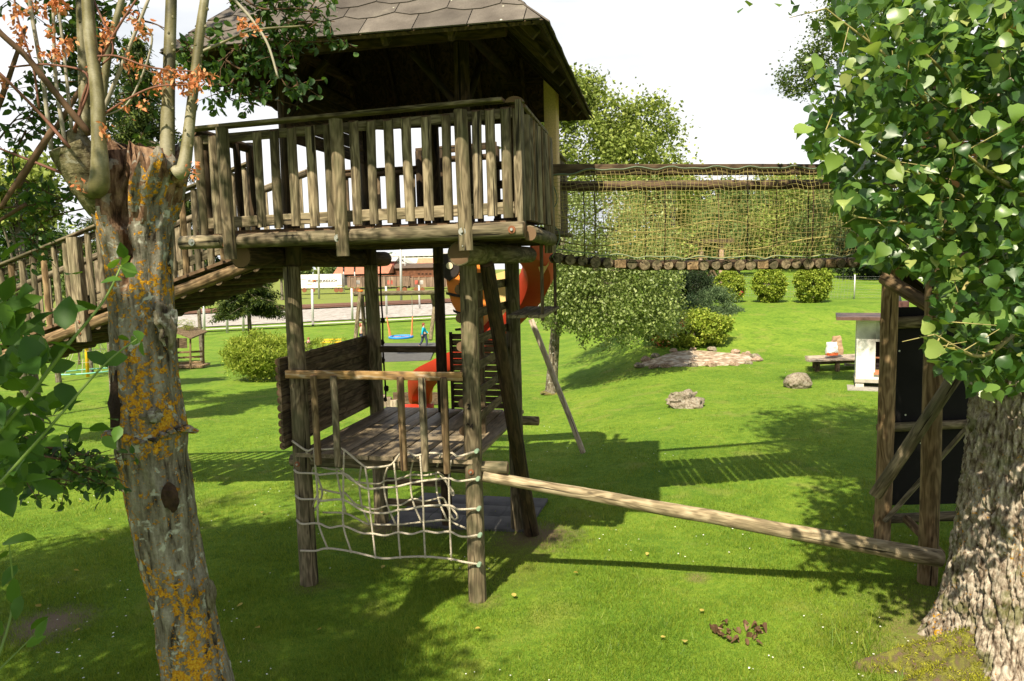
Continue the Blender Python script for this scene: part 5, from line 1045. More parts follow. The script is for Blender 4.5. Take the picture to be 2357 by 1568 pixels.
# shrubs and hedge balls
def shrub(name, x0, x1, y0, y1, label, m, size, ncl=60, per=90, dens=.3, group=None, squash=1.0, base_y=None, tpl='diamond', shell=.55, Yb=None, cat='shrub', nb=.8, tb=.4):
    gb = G((x0 + x1) / 2, base_y or y1) if Yb is None else np.array([P((x0 + x1) / 2, y1, Yb)[0], Yb, P((x0 + x1) / 2, y1, Yb)[2]])
    Y = gb[1]; wx = (x1 - x0) / 2 / FPX * Y; c = P((x0 + x1) / 2, (y0 + y1) / 2, Y); hz_ = (y1 - y0) / 2 / FPX * Y
    t = thing(name, gb, label, cat, group); p, cc = clumped(c + [0, wx * .6, 0], (wx, wx * .8, hz_), ncl, per, min(wx, hz_) * dens, shell=shell); p[:, 2] = np.maximum(p[:, 2], gz(p[:, 0], p[:, 1]) + .02)
    leafobj('foliage', p, size, m, t, tpl=tpl, nb=nb, tb=tb)
    L = [(spline([gb + [0, wx * .6, -.1], gb + [rnd.uniform(-.2, .2) * wx, wx * .6, hz_], cc[k % len(cc)]], 4), np.linspace(.03, .01, 9)) for k in range(6)]; tubes('stem', L, M_['bark'], t, 5); return t
shrub('round_bush', 1650, 1716, 626, 698, 'clipped round yellow green bush, leftmost on the bank and partly hidden', M_['lime'], .10, 170, 80, .17, 'clipped round bushes on the bank', shell=.8)
shrub('round_bush', 1742, 1814, 616, 698, 'clipped round green bush in the middle of the row on the bank', M_['lime'], .10, 190, 80, .16, 'clipped round bushes on the bank', shell=.8)
shrub('round_bush', 1838, 1920, 608, 698, 'clipped round green bush at the right end of the row on the bank', M_['lime'], .10, 210, 80, .15, 'clipped round bushes on the bank', shell=.8)
shrub('dark_shrub', 1560, 1650, 620, 720, 'dark juniper-like shrub between the birch and the round bushes', M_['deepgreen'], .15, 100, 90, .3, tpl='needle', Yb=33)
shrub('grey_green_shrub', 1580, 1715, 668, 790, 'grey green rounded shrub behind the low bright shrub', M_['teal'], .12, 130, 110, .25, Yb=31, tpl='needle', nb=.2, tb=-1.0)
shrub('bright_shrub', 1500, 1700, 718, 806, 'wide low bright green shrub near the stone fire circle', M_['lime'], .10, 190, 90, .28, shell=.5)
shrub('red_tipped_shrub', 1475, 1560, 705, 798, 'small shrub with reddish shoots at the edge of the birch', M_['bush'], .09, 60, 60, .3)
rf = thing('red_flowers', P(1520, 760, 22.6), 'red flower heads showing among the shrubs by the birch', 'flowers'); 
leafobj('petals', np.concatenate([P(x, y, 22.4) + rng.normal(size=(7, 3)) * .05 for x, y in ((1568, 745), (1570, 738), (1520, 795), (1545, 772), (1505, 780), (1530, 785), (1515, 775), (1512, 795), (1704, 672), (1540, 790))]), .07, M_['red'], rf)
shrub('feathery_shrub', 490, 680, 770, 882, 'feathery light green shrub left of the tower post', M_['lime'], .13, 260, 110, .3, tpl='needle', shell=.35, nb=.2, tb=-1.2)
shrub('tall_weeds', 655, 830, 785, 850, 'pale tall weeds behind the tower wall beside the yellow bench', M_['lime'], .11, 90, 60, .3, tpl='needle', nb=.1, tb=-1.5)

# spruces on the left
def spruce(base, H, R, label, name='spruce_tree', zmin=.1, cat='tree', dens=1.0, group=None):
    base = np.array(base, float); t = thing(name, base, label, cat, group); tube('trunk', [base - [0, 0, .2], base + [0, 0, H * .5], base + [0, 0, H]], [.035 * H * .6, .02 * H * .6, .01], M_['bark'], t, 8)
    pts = []; L = []; nlev = int(H * 3.2)
    for i in range(nlev):
        z = H * (zmin + (1 - zmin) * i / nlev); Lb = R * (1 - z / H) ** .8 + .1
        for k in range(9):
            a = rng.uniform(0, 2 * PI); Lk = Lb * rng.uniform(.7, 1.15); s_ = base + [0, 0, z]; e_ = s_ + np.array([math.cos(a), math.sin(a), 0]) * Lk + [0, 0, -.28 * Lk]; tip = e_ + [0, 0, .06 * Lk]
            q = spline([s_, s_ * .5 + e_ * .5 + [0, 0, .05], tip], 3); L.append((q, np.linspace(.03, .008, len(q)))); nn_ = int(34 * dens * max(.4, Lk)); tt = rng.uniform(.15, 1, nn_); b3 = np.stack([np.interp(tt, np.linspace(0, 1, len(q)), q[:, j]) for j in range(3)], 1)
            b3 += rng.normal(size=b3.shape) * [.10, .10, .03] * (1.2 - tt[:, None] * .7) + np.stack([np.zeros(nn_), np.zeros(nn_), -rng.uniform(0, .22, nn_)], 1); pts.append(b3)
    leafobj('needles', np.concatenate(pts), .17, M_['spruce'], t, tpl='needle', nbias=(0, 0, 1), nb=.6, tb=1.0); o_ = tubes('boughs', L, M_['bark'], t, 4); o_['kind'] = 'stuff'; return t
g1 = np.array([P(355, 700, 20)[0], 20, 0.]); g1[2] = gz(g1[0], 20); spruce(g1, 10.4, 2.9, 'tall dark spruce rising behind the pollarded trunk', dens=3.4, zmin=.36)
g1 = P(575, 760, 30); g1[2] = gz(g1[0], 30); spruce(g1, 5.9, 2.5, 'low spruce with drooping boughs beneath the ramp', dens=5.0, zmin=.50)
for i, (x, yt, yb_, Y, m) in enumerate(((40, 360, 520, 16, 'farleaf'), (20, 450, 640, 20, 'willow'), (110, 520, 680, 30, 'farleaf2'), (190, 560, 700, 34, 'spruce'), (-40, 600, 760, 15, 'willow'), (240, 590, 720, 26, 'farleaf2'), (450, 560, 640, 38, 'deepgreen'))):
    c = P(x, (yt + yb_) / 2, Y); r = (yb_ - yt) / 2 / FPX * Y; gb = float(gz(c[0], Y))
    tree('leafy_tree', (c[0], Y, gb), ['pale leafy tree crown at the far left above the ramp', 'dark leafy tree at the far left edge', 'soft green tree seen through the ramp railing at left', 'dark tree seen through the ramp railing beside the tall post', 'leafy tree low at the left edge under the ramp rail', 'green tree just left of the lichened trunk behind the ramp', 'dark low tree right of the lichened trunk'][i], 'tree', [(c, (r * 1.2, r * 1.1, r))], M_[m], .09 + Y * .003, .1, max(1, c[2] - gb), nclump=60, per=80, cr=r * .35, limbs=5)

# fire circle
fc = G(1605, 828); fz = fc[2]
fp = thing('fire_circle', fc, 'round stone-edged fire pit with pale ash and wood chips on the lawn', 'fire pit')
def ashmat():
    m, n, b = mat('ash_and_chips'); v, _ = objvec(n); a = noi(n, v, 5, 8); r = ramp(n, [(.3, (.16, .10, .06)), (.48, (.34, .25, .17)), (.62, (.55, .47, .37)), (.75, (.62, .56, .48))]); n.links.new(a.outputs[0], r.inputs[0]); n.links.new(r.outputs[0], b.inputs['Base Color']); b.inputs['Roughness'].default_value = .95; f = noi(n, v, 40, 5); bump(n, f.outputs[0], b, .8, .04); return m
Ra = 1.62; ex_ = P(1740, 828, fc[1])[0] - P(1475, 828, fc[1])[0]; Ra = ex_ / 2
aV = [(0, 0, .035)] + [(Ra * rr_ * (1 + .06 * math.sin(a * 3 + rr_)) * math.cos(a), Ra * .62 * rr_ * math.sin(a), .03 + .012 * math.sin(a * 5) * rr_ - .04 * (rr_ == 1)) for rr_ in (.4, .75, 1) for a in np.arange(28) * 2 * PI / 28]
aF = [(0, 1 + j, 1 + (j + 1) % 28) for j in range(28)] + [(1 + k * 28 + j, 1 + (k + 1) * 28 + j, 1 + (k + 1) * 28 + (j + 1) % 28, 1 + k * 28 + (j + 1) % 28) for k in range(2) for j in range(28)]
aV = [(x, y, float(gz(fc[0] + x, fc[1] + y)) - fc[2] + z) for x, y, z in aV]; mk('ash_bed', aV, aF, ashmat(), fp, Matrix.Translation(Vector(fc + [0, 0, .01])), smooth='all')
for k in range(17):
    a = k * 2 * PI / 17 + rnd.uniform(-.08, .08); s_ = rnd.uniform(.10, .2); x = fc[0] + Ra * 1.02 * math.cos(a); y = fc[1] + Ra * .64 * math.sin(a); stone('edge_stone', (x, y, float(gz(x, y)) + s_ * .25), s_, s_ * .8, s_ * .6, M_['rock2' if k % 3 else 'rock'], fp, k, 2, .3)
r1 = G(1575, 936); tag(stone('boulder', r1 + [0, 0, .14], .42, .26, .24, M_['rock'], None, 25, 4, .55), 'jagged grey boulder with a dip in its top on the lawn', 'boulder')
r2 = G(1836, 892); tag(stone('boulder', r2 + [0, 0, .13], .37, .30, .27, M_['rock'], None, 33, 4, .16), 'smooth rounded pale boulder on the lawn left of the barbecue', 'boulder')

# picnic table with bags
tg_ = G(1935, 856); YTb = tg_[1] + .4
tbz = tg_[2]
tbl = thing('picnic_table', (P(1905, 840, YTb)[0], YTb, tbz), 'low rustic wooden table with plank top and fixed bench left of the barbecue', 'table')
zt = P(1905, 825, YTb)[2]
xa, xb = P(1846, 820, YTb)[0], P(2010, 820, YTb + 1.0)[0]
M_['tabletop'] = M_['pale']
for k in range(4): board('plank', (xa + .1 * k, YTb - .42 + k * .27, zt), (xb + .1 * k, YTb - .12 + k * .27, zt), .26, .05, (0, 1, 0), tbl, M_['tabletop'])
board('apron', (xa + .25, YTb - .3, zt - .08), (xb - .3, YTb - .05, zt - .08), .12, .06, (0, 0, 1), tbl, M_['mid'])
for (x, y) in ((xa + .38, YTb - .2), (xa + .95, YTb - .3), (xa + .6, YTb + .5), (xb - .3, YTb + .3)): log('leg', (x, y, float(gz(x, y)) - .05), (x, y, zt - .03), .075, tbl, MID)
board('bench', (P(1950, 845, YTb + .3)[0], YTb + .5, zt - .28), (xb + .3, YTb + .1, zt - .30), .22, .045, (0, 1, 0), tbl, M_['tabletop'])
def bag(name, px, wpx, hpx, Y, m, label, fold):
    c = P(px[0], px[1], Y); wv = wpx / FPX * Y; hv = hpx / FPX * Y; rings = []
    for t in np.linspace(0, 1, 7):
        s_ = 1 - .10 * t ** 2 if not fold else 1 - .55 * max(0, t - .45) ** .8; rings.append(np.array([(wv / 2 * s_ * (1 + rnd.uniform(-.08, .08)) * sx, wv * .3 * s_ * sy * (1 - .5 * t) + wv * rnd.uniform(-.07, .07), hv * t * rnd.uniform(.93, 1.05)) for sx, sy in ((-1, -1), (0, -1.1), (1, -1), (1.05, 0), (1, 1), (0, 1.1), (-1, 1), (-1.05, 0))]))
    V, F, cp = ringmesh(rings); return tag(mk(name, V, F, m, None, Matrix.Translation(Vector(c)), smooth=False), label, 'bag')
def bagmat():
    m, n, b = mat('printed_white_bag'); t = N(n, 'ShaderNodeTexCoord'); s_ = N(n, 'ShaderNodeSeparateXYZ'); n.links.new(t.outputs['Generated'], s_.inputs[0]); v, _ = objvec(n); a = noi(n, v, 9, 2)
    r = ramp(n, [(.0, (.55, .10, .02)), (.14, (.6, .2, .05)), (.18, (.72, .72, .70)), (1, (.65, .66, .66))]); r.color_ramp.interpolation = 'CONSTANT'; n.links.new(math_(n, 'ADD', s_.outputs[2], math_(n, 'MULTIPLY', math_(n, 'SUBTRACT', a.outputs[0], .5), .5)), r.inputs[0]); n.links.new(r.outputs[0], b.inputs['Base Color']); return m
bag('plastic_bag', (1913, 818), 24, 30, YTb - .15, bagmat(), 'crumpled white bag with orange print standing on the table', False)
bag('paper_sack', (1924, 816), 26, 42, YTb + .15, plain('brown_paper', (.33, .22, .13), .8, .2, 0, (14, .5, .03), .15), 'tall brown paper sack standing behind the white bag on the table', True)

# barbecue
bq = G(1968, 893); YQ = bq[1]
bbq = thing('barbecue', (bq[0], YQ, bq[2]), 'white masonry garden barbecue with flat brown roof and sooty hearth', 'barbecue')
X0 = bq[0]; z0 = P(1968, 893, YQ)[2]; zt = P(1965, 735, YQ)[2]; zs = P(1965, 840, YQ)[2]; zl = P(1965, 872, YQ)[2]
def plastermat():
    m, n, b = mat('sooty_white_plaster'); t = N(n, 'ShaderNodeTexCoord'); v, _ = objvec(n); a = noi(n, v, 2.5, 6)
    d = N(n, 'ShaderNodeVectorMath', operation='DISTANCE'); mp_ = N(n, 'ShaderNodeMapping'); mp_.inputs['Scale'].default_value = (1, .4, 1.6); n.links.new(t.outputs['Object'], mp_.inputs[0]); n.links.new(mp_.outputs[0], d.inputs[0]); d.inputs[1].default_value = SOOT
    k = N(n, 'ShaderNodeMapRange'); k.inputs[1].default_value = .15; k.inputs[2].default_value = .85; k.inputs[3].default_value = .95; k.inputs[4].default_value = 0; n.links.new(math_(n, 'ADD', d.outputs['Value'], math_(n, 'MULTIPLY', math_(n, 'SUBTRACT', a.outputs[0], .5), .7)), k.inputs[0])
    r = ramp(n, [(.3, (.62, .60, .54)), (.6, (.74, .72, .66))]); n.links.new(a.outputs[0], r.inputs[0]); n.links.new(mix(n, k.outputs[0], r.outputs[0], (.05, .04, .035)), b.inputs['Base Color']); b.inputs['Roughness'].default_value = .9; f = noi(n, v, 30, 4); bump(n, f.outputs[0], b, .3, .01); return m
xo0 = P(2010, 800, YQ)[0]; zo1 = P(2000, 785, YQ)[2]; zo0 = P(2000, 855, YQ)[2]; Wd = 1.55; xo1 = xo0 + .75; D = .9
SOOT = (0, -.1, 99)
hw = plain('soot_black', (.025, .02, .018), .9, .1, 0, (20, .5, .02), .3)
def pbox(nm, a, b_, soot):
    global SOOT
    c = (np.array(a) + np.array(b_)) / 2; SOOT = tuple((np.array([xo0 + .35, YQ, zo1 + .05]) - c) * [1, .4, 1.6]) if soot else (0, 0, 99); return box(nm, a, b_, plastermat(), bbq)
pbox('side_wall', (X0, YQ, zl), (xo0, YQ + D, zt), True); pbox('side_wall', (xo1, YQ, zl), (X0 + Wd, YQ + D, zt), True)
pbox('lintel', (xo0 + .001, YQ + .002, zo1), (xo1 - .001, YQ + D, zt), True); pbox('sill', (xo0 + .001, YQ + .002, zl), (xo1 - .001, YQ + D, zo0 - .06), False)
box('hearth_back', (xo0 + .002, YQ + .55, zo0), (xo1 - .002, YQ + .6, zo1), hw, bbq); box('hearth_shelf', (xo0 - .03, YQ - .06, zo0 - .055), (xo1 + .03, YQ + .5, zo0), plain('red_clay_slab', (.42, .17, .09), .8, .2), bbq)
for k in range(3): log('grill_bar', (xo0 + .01, YQ + .12 + k * .1, zo0 + .36), (xo1 - .01, YQ + .12 + k * .1, zo0 + .36), .012, bbq, [M_['rust']], wob=0)
box('plinth_beam', (X0 - .02, YQ - .03, zl - .09), (X0 + Wd + .02, YQ + D, zl - .002), plain('grey_concrete', (.36, .33, .27), .9, .2, 0, (30, .3, .01), .2), bbq)
for x in (X0, X0 + Wd - .2): box('pier', (x, YQ + .01, z0 - .1), (x + .2, YQ + D - .02, zl - .092), plain('pier_plaster', (.55, .52, .44), .9, .2, 0, None, .2), bbq)
box('ground_slab', (X0 - .2, YQ - .45, z0 - .02), (X0 + Wd, YQ + .3, z0 + .03), plain('slab_concrete', (.30, .28, .24), .9, .2, 0, (30, .4, .01), .25), bbq)
rr0 = P(1928, 728, YQ); box('roof', (rr0[0], YQ - .45, zt + .002), (X0 + Wd + .45, YQ + D + .25, zt + .085), plain('brown_sheet_roof', (.12, .065, .05), .5, .4, 0, None, .15), bbq)
ch = P(2032, 700, YQ + .5); box('chimney', (ch[0] - .11, YQ + .4, zt + .086), (ch[0] + .3, YQ + .75, P(2030, 692, YQ + .5)[2]), plain('brown_chimney', (.10, .045, .035), .5, .4), bbq)
log('flue_cap', P(2034, 692, YQ + .55), P(2034, 672, YQ + .55), .10, bbq, [plain('dark_flue', (.03, .028, .03), .5, .4)], .05, wob=0)
bbq.rotation_euler = (0, 0, -math.atan2(X0, YQ) * .92)
# wooden play frame and goal behind the bank
pf = thing('timber_frame', (P(1610, 690, 44)[0], 44, 1.6), 'small timber playhouse frame with criss-cross braces behind the shrubs', 'play frame')
for x in (1562, 1612, 1660): a = P(x, 690, 44); log('post', a, P(x, 560, 44), .15, pf, [plain('pinkish_timber', (.40, .27, .20), .8, .2, 0, None, .2)], seg=2)
for (x0, y0, x1, y1) in ((1575, 590, 1600, 645), (1600, 590, 1580, 640), (1620, 590, 1650, 640), (1655, 590, 1625, 645)): log('cross_brace', P(x0, y0, 44), P(x1, y1, 44), .08, pf, [M_['mid']], seg=2)
box('roof_slab', P(1555, 562, 43.6), P(1668, 555, 45.5) + [0, 0, .1], M_['mid'], pf)
gl = thing('goal_frame', (P(2045, 690, 46)[0], 46, 1.5), 'white metal football goal frame on the bank behind the barbecue', 'goal')
M_['white'] = plain('white_paint', (.75, .75, .73), .5, .4)
tube('goal_post', [P(2038, 700, 46), P(2044, 645, 46), P(2080, 640, 46.6), P(2120, 640, 47.2), P(2120, 700, 47.2)], .06, M_['white'], gl, 8)
# chain link fence on the bank
M_['galv'] = plain('galvanised_steel', (.50, .50, .49), .5, .5, .3)
bf = thing('bank_fence', (P(1965, 700, 37)[0], 37, 1.3), 'wire fence with pale metal posts running along the top of the bank', 'fence')
for x, Y, yt in ((1965, 37, 645), (1560, 41, 655), (1380, 46, 660), (2240, 34, 640)): a = P(x, 705, Y); a[2] = gz(a[0], a[1]); tube('post', [a, a + [0, 0, 1.25]], .035, M_['galv'], bf, 8)
pA = P(1560, 650, 41); pB = P(1965, 645, 37); pC = P(2240, 640, 34); L = []
for k in range(9):
    zz = .1 + k * .13; L.append(([np.array([p[0], p[1], gz(p[0], p[1]) + zz]) for p in (pA, pB, pC)], .0035))
for s_ in np.linspace(0, 1, 60): p = pA + (pB - pA) * s_; z = float(gz(p[0], p[1])); L.append(([(p[0], p[1], z), (p[0] + .1, p[1], z + 1.2)], .0035))
o_ = tubes('wire', L, plain('dull_wire', (.22, .23, .22), .7), bf, 4); o_['kind'] = 'stuff'

# playhouse on the left
ph_ = G(430, 850); YH = ph_[1]; zb = P(430, 850, YH)[2]
hs = thing('playhouse', ph_, 'small open wooden playhouse with a tilted roof right of the lichened trunk', 'playhouse')
def HP(x, y, d=0): return P(x, y, YH + d)
for (x, yt) in ((402, 765), (438, 775), (468, 765)): a = HP(x, 848, 0 if x == 438 else .7); log('post', a - [0, 0, .1], HP(x, yt, 0 if x == 438 else .7), .045, hs, [M_['warm']], seg=2, wob=0)
box('floor', HP(398, 848) , HP(462, 842) + [.05, 1.0, .0], M_['warm'], hs)
rv = np.array([HP(392, 760, -.2), HP(440, 778, -.4), HP(478, 762, .8), HP(432, 748, 1.0)]); c0 = rv.mean(0); mk('roof', np.vstack([rv - c0, rv - c0 - [0, 0, .06]]), [(0, 1, 2, 3), (7, 6, 5, 4), (0, 4, 5, 1), (1, 5, 6, 2), (2, 6, 7, 3), (3, 7, 4, 0)], M_['mid'], hs, Matrix.Translation(Vector(c0)))
for y in (812, 824, 836): board('side_board', HP(404, y, .9), HP(466, y - 3, .9), .10, .03, (0, 0, 1), hs, M_['warm'])
board('side_board', HP(400, 790, .9), HP(430, 790, .9), .5, .03, (0, 0, 1), hs, M_['mid'])
shrub('conifer_on_roof', 398, 440, 735, 765, 'bright green conifer tips poking over the playhouse roof', M_['lime'], .06, 30, 40, .4, Yb=YH + .2, tpl='needle')
# rope carousel
cz = G(202, 868); YC = cz[1]
ca = thing('rope_carousel', cz, 'rope climbing carousel with a yellow mast and pale green ring', 'carousel')
M_['yellowpost'] = plain('yellow_paint', (.75, .45, .015), .45, .4); M_['mint'] = plain('mint_paint', (.20, .52, .42), .45, .4)
top = P(196, 735, YC); tube('mast', [cz - [0, 0, .1], top], .075, M_['yellowpost'], ca, 10)
Rr = 60 / FPX * YC; rc_ = P(205, 866, YC) + [0, 0, .22]
for dz in (0, .0): pass
ringp = [rc_ + [Rr * 1.05 * math.cos(a), Rr * 1.05 * math.sin(a), .05 * math.cos(a + 1)] for a in np.linspace(0, 2 * PI, 41)]; tube('ring', ringp, .03, M_['mint'], ca, 8, caps=False)
L = [([top, top * .4 + ringp[k] * .6 + [0, 0, -.08], ringp[k]], .012) for k in range(0, 40, 4)] + [([top * (1 - t) + ringp[k] * t for k in range(0, 41, 4)], .01) for t in (.35, .6, .8)]
o_ = tubes('ropes', L, M_['rope'], ca, 5); o_['kind'] = 'stuff'
# baby swing, far left frame post and red seat
sw = thing('toddler_swing', G(243, 850) + [0, 3, 0], 'red toddler swing seat on chains behind the carousel', 'swing'); YS = G(243, 850)[1] + 3
tube('seat', spline([P(232, 832, YS), P(238, 838, YS), P(248, 838, YS), P(255, 830, YS)], 4), .05, plain('red_seat', (.6, .03, .02), .5, .4), sw, 8)
tubes('chain', [([P(232, 832, YS), P(228, 700, YS)], .012), ([P(255, 830, YS), P(252, 700, YS)], .012)], M_['steel'], sw, 5)
log('frame_post', P(184, 862, YS), P(176, 690, YS), .06, sw, [M_['mid']]); log('frame_beam', P(170, 692, YS), P(300, 690, YS), .06, sw, [M_['mid']])

# nest swing
ns0 = G(848, 790); YN = 40.0
ns = thing('nest_swing', (P(930, 790, YN)[0], YN, float(gz(P(930, 790, YN)[0], YN))), 'log frame swing carrying a round blue rimmed nest seat', 'swing')
SW = [M_['pole'], M_['end']]
log('beam', P(*Z1(1060, 725), YN), P(*Z1(2140, 705), YN), .13, ns, SW, wob=0)
for a, b_ in (((1145, 690), (1080, 1330)), ((1165, 720), (1205, 1290)), ((2085, 700), (2130, 980)), ((2120, 900), (2065, 1330))):
    dd = (-.7 if b_[0] in (1080, 2065) else .9); log('leg', P(*Z1(*a), YN), P(*Z1(*b_), YN + dd), .11, ns, SW, wob=0)
log('cross_bar', P(*Z1(1085, 1065), YN - .4), P(*Z1(1190, 1080), YN + .5), .05, ns, SW, wob=0)
prism('cap', P(*Z1(1150, 690), YN) , P(*Z1(1150, 672), YN), circ(.15, 12), M_['orange'], ns)
cN = P(*Z1(1680, 1290), YN); Rn = 150 / 5.6 / 1.0187 / FPX * YN; rgp = [cN + [Rn * math.cos(a), Rn * math.sin(a), 0] for a in np.linspace(0, 2 * PI, 33)]
tube('nest_ring', rgp, .07, plain('blue_padding', (.03, .22, .62), .6, .3), ns, 8, caps=False)
L = [([rgp[k], cN + [0, 0, -.08], rgp[(k + 16) % 32]], .018) for k in range(16)]; tubes('nest_net', L, plain('orange_rope', (.6, .25, .10), .8), ns, 4)
tA = P(*Z1(1480, 740), YN); tB = P(*Z1(1820, 735), YN)
tubes('swing_rope', [([tA + [0, 0, -1.2], rgp[18]], .03), ([tA + [0, 0, -1.2], rgp[14]], .03), ([tB + [0, 0, -1.2], rgp[2]], .03), ([tB + [0, 0, -1.2], rgp[30]], .03)], plain('orange_swing_rope', (.65, .22, .08), .8), ns, 5)
tubes('chain', [([tA, tA + [0, 0, -1.2]], .015), ([tB, tB + [0, 0, -1.2]], .015)], M_['steel'], ns, 4)
mt = G(920, 815); 
def pad_on_ground(name, px, m, label, cat, dz=.03):
    pts = np.array([G(*p) for p in px]); pts[:, 2] += dz; K = len(pts); c0 = pts.mean(0); return tag(mk(name, np.vstack([pts - c0, pts - c0 - [0, 0, .08]]), [tuple(range(K))[::-1], tuple(range(K, 2 * K))] + [(i, (i + 1) % K, (i + 1) % K + K, i + K) for i in range(K)], m, None, Matrix.Translation(Vector(c0))), label, cat)
pad_on_ground('safety_mat', [(800, 792), (1005, 790), (990, 830), (800, 838)][::-1], M_['rubber'], 'dark grey rubber safety surface under the nest swing', 'rubber mat')

# ------------------------------------------------------------------ people
def skin_body(name, joints, edges, m, parent, sub=2, root=0):
    me = bpy.data.meshes.new(name); me.from_pydata([j[0] for j in joints], edges, []); o_ = bpy.data.objects.new(name, me); C.objects.link(o_)
    o_.modifiers.new('s', 'SKIN'); sv = me.skin_vertices[0].data
    for i, j in enumerate(joints): sv[i].radius = (j[1], j[1] * (j[2] if len(j) > 2 else 1)); sv[i].use_root = (i == root)
    sb = o_.modifiers.new('u', 'SUBSURF'); sb.levels = sub
    dg = bpy.context.evaluated_depsgraph_get(); ev = bpy.data.meshes.new_from_object(o_.evaluated_get(dg)); C.objects.unlink(o_); bpy.data.objects.remove(o_)
    ev.materials.clear(); ev.materials.append(m); ev.polygons.foreach_set('use_smooth', np.ones(len(ev.polygons), dtype=bool)); o2 = bpy.data.objects.new(name, ev); return link(o2, parent, WM[parent.name])
M_['skin'] = plain('skin', (.55, .33, .24), .6, .3)
wp = G(976, 800); sc = 1.55
wm = thing('person', wp, 'person walking in a turquoise jacket and dark jeans near the nest swing', 'person')
def J(x, y, z, r, f=1): return ((x * sc, y * sc, z * sc), r * sc, f)
body = [J(0, 0, .53, .085, .8), J(0, 0, .66, .075, .8), J(0, 0, .78, .085, .75), J(.005, 0, .845, .035), J(.01, 0, .885, .045), J(.02, 0, .945, .058, 1.1), J(.015, 0, .985, .04),
        J(.06, -.045, .50, .06), J(.13, -.045, .27, .042), J(.10, -.045, .04, .028), J(.16, -.045, .02, .024), J(-.05, .045, .50, .06), J(-.07, .045, .27, .042), J(-.21, .045, .07, .028), J(-.17, .045, .02, .024),
        J(0, -.10, .80, .042), J(-.035, -.135, .66, .032), J(-.05, -.13, .52, .024), J(-.05, -.13, .46, .02), J(0, .10, .80, .042), J(.07, .13, .66, .032), J(.17, .12, .56, .024), J(.22, .115, .53, .02)]
be = [(0, 1), (1, 2), (2, 3), (3, 4), (4, 5), (5, 6), (0, 7), (7, 8), (8, 9), (9, 10), (0, 11), (11, 12), (12, 13), (13, 14), (2, 15), (15, 16), (16, 17), (17, 18), (2, 19), (19, 20), (20, 21), (21, 22)]
skin_body('body', body, be, M_['skin'], wm)
def sub(idx, ed, k, nm, m):
    js = [(body[i][0], body[i][1] * k, body[i][2]) for i in idx]; mp_ = {v: q for q, v in enumerate(idx)}; return skin_body(nm, js, [(mp_[a], mp_[b_]) for a, b_ in ed], m, wm)
sub([0, 1, 2, 15, 16, 17, 19, 20, 21], [(0, 1), (1, 2), (2, 15), (15, 16), (16, 17), (2, 19), (19, 20), (20, 21)], 1.22, 'jacket', plain('turquoise_cloth', (.015, .36, .52), .8, .2))
sub([0, 7, 8, 9, 11, 12, 13], [(0, 7), (7, 8), (8, 9), (0, 11), (11, 12), (12, 13)], 1.18, 'jeans', plain('dark_denim', (.045, .055, .085), .85, .2))
M_['hair'] = plain('auburn_hair', (.22, .06, .03), .6, .3)
stone('hair', wp + np.array([0, .0, .955]) * sc + [.0, 0, 0], .068 * sc * .95, .062 * sc, .062 * sc, M_['hair'], wm, 1, 3, .12); stone('hair', wp + np.array([-.03, 0, .91]) * sc, .035 * sc, .05 * sc, .055 * sc, M_['hair'], wm, 2, 2, .12)
for (nm, dx, dy, dz, r) in (('nose', .073, 0, .94, .012), ('eye', .066, -.022, .95, .007), ('eye', .066, .022, .95, .007)): stone(nm, wp + np.array([dx, dy, dz]) * sc, r * sc, r * sc, r * sc, M_['skin'] if nm == 'nose' else M_['ink'], wm, 1, 1, 0)
stone('shoe', wp + np.array([.14, -.045, .015]) * sc, .055 * sc, .025 * sc, .02 * sc, M_['ink'], wm, 1, 2, 0); stone('shoe', wp + np.array([-.18, .045, .03]) * sc, .055 * sc, .025 * sc, .02 * sc, M_['ink'], wm, 1, 2, 0)
kp = G(712, 806); kd = thing('person', kp, 'person with reddish hair and pink top crouching low by the yellow bench', 'person'); sc = 1.25
kb = [J(-.02, .05, .20, .085), J(0, 0, .34, .08), J(.01, -.06, .44, .08), J(.01, -.09, .51, .035), J(.01, -.11, .57, .055), J(.01, -.115, .62, .045), J(.09, -.12, .20, .055), J(.10, -.02, .04, .035), J(-.10, -.12, .20, .055), J(-.10, -.02, .04, .035), J(.10, -.06, .44, .038), J(.13, -.16, .32, .028), J(.08, -.22, .26, .022), J(-.10, -.06, .44, .038), J(-.13, -.16, .32, .028), J(-.08, -.22, .26, .022)]
body = kb; wm_ = wm; wm = kd
skin_body('body', kb, [(0, 1), (1, 2), (2, 3), (3, 4), (4, 5), (0, 6), (6, 7), (0, 8), (8, 9), (2, 10), (10, 11), (11, 12), (2, 13), (13, 14), (14, 15)], M_['skin'], kd)
sub([0, 1, 2, 10, 11, 13, 14], [(0, 1), (1, 2), (2, 10), (10, 11), (2, 13), (13, 14)], 1.2, 'jacket', plain('dark_jacket', (.02, .02, .025), .8)); sub([0, 6, 7, 8, 9], [(0, 1), (0, 3)] if False else [(0, 6), (6, 7), (0, 8), (8, 9)], 1.15, 'trousers', plain('dark_trousers', (.03, .03, .04), .8))
stone('scarf', kp + np.array([.01, -.13, .42]) * sc, .065 * sc, .05 * sc, .09 * sc, plain('pink_scarf', (.75, .30, .36), .8), kd, 1, 3, .2); stone('hair', kp + np.array([.01, -.095, .60]) * sc, .07 * sc, .065 * sc, .065 * sc, M_['hair'], kd, 2, 3, .1)
sp3 = G(833, 796); st3 = thing('person', sp3, 'person with long auburn hair in a pale top, half hidden behind the rear post', 'person'); sc = 1.5; wm = st3
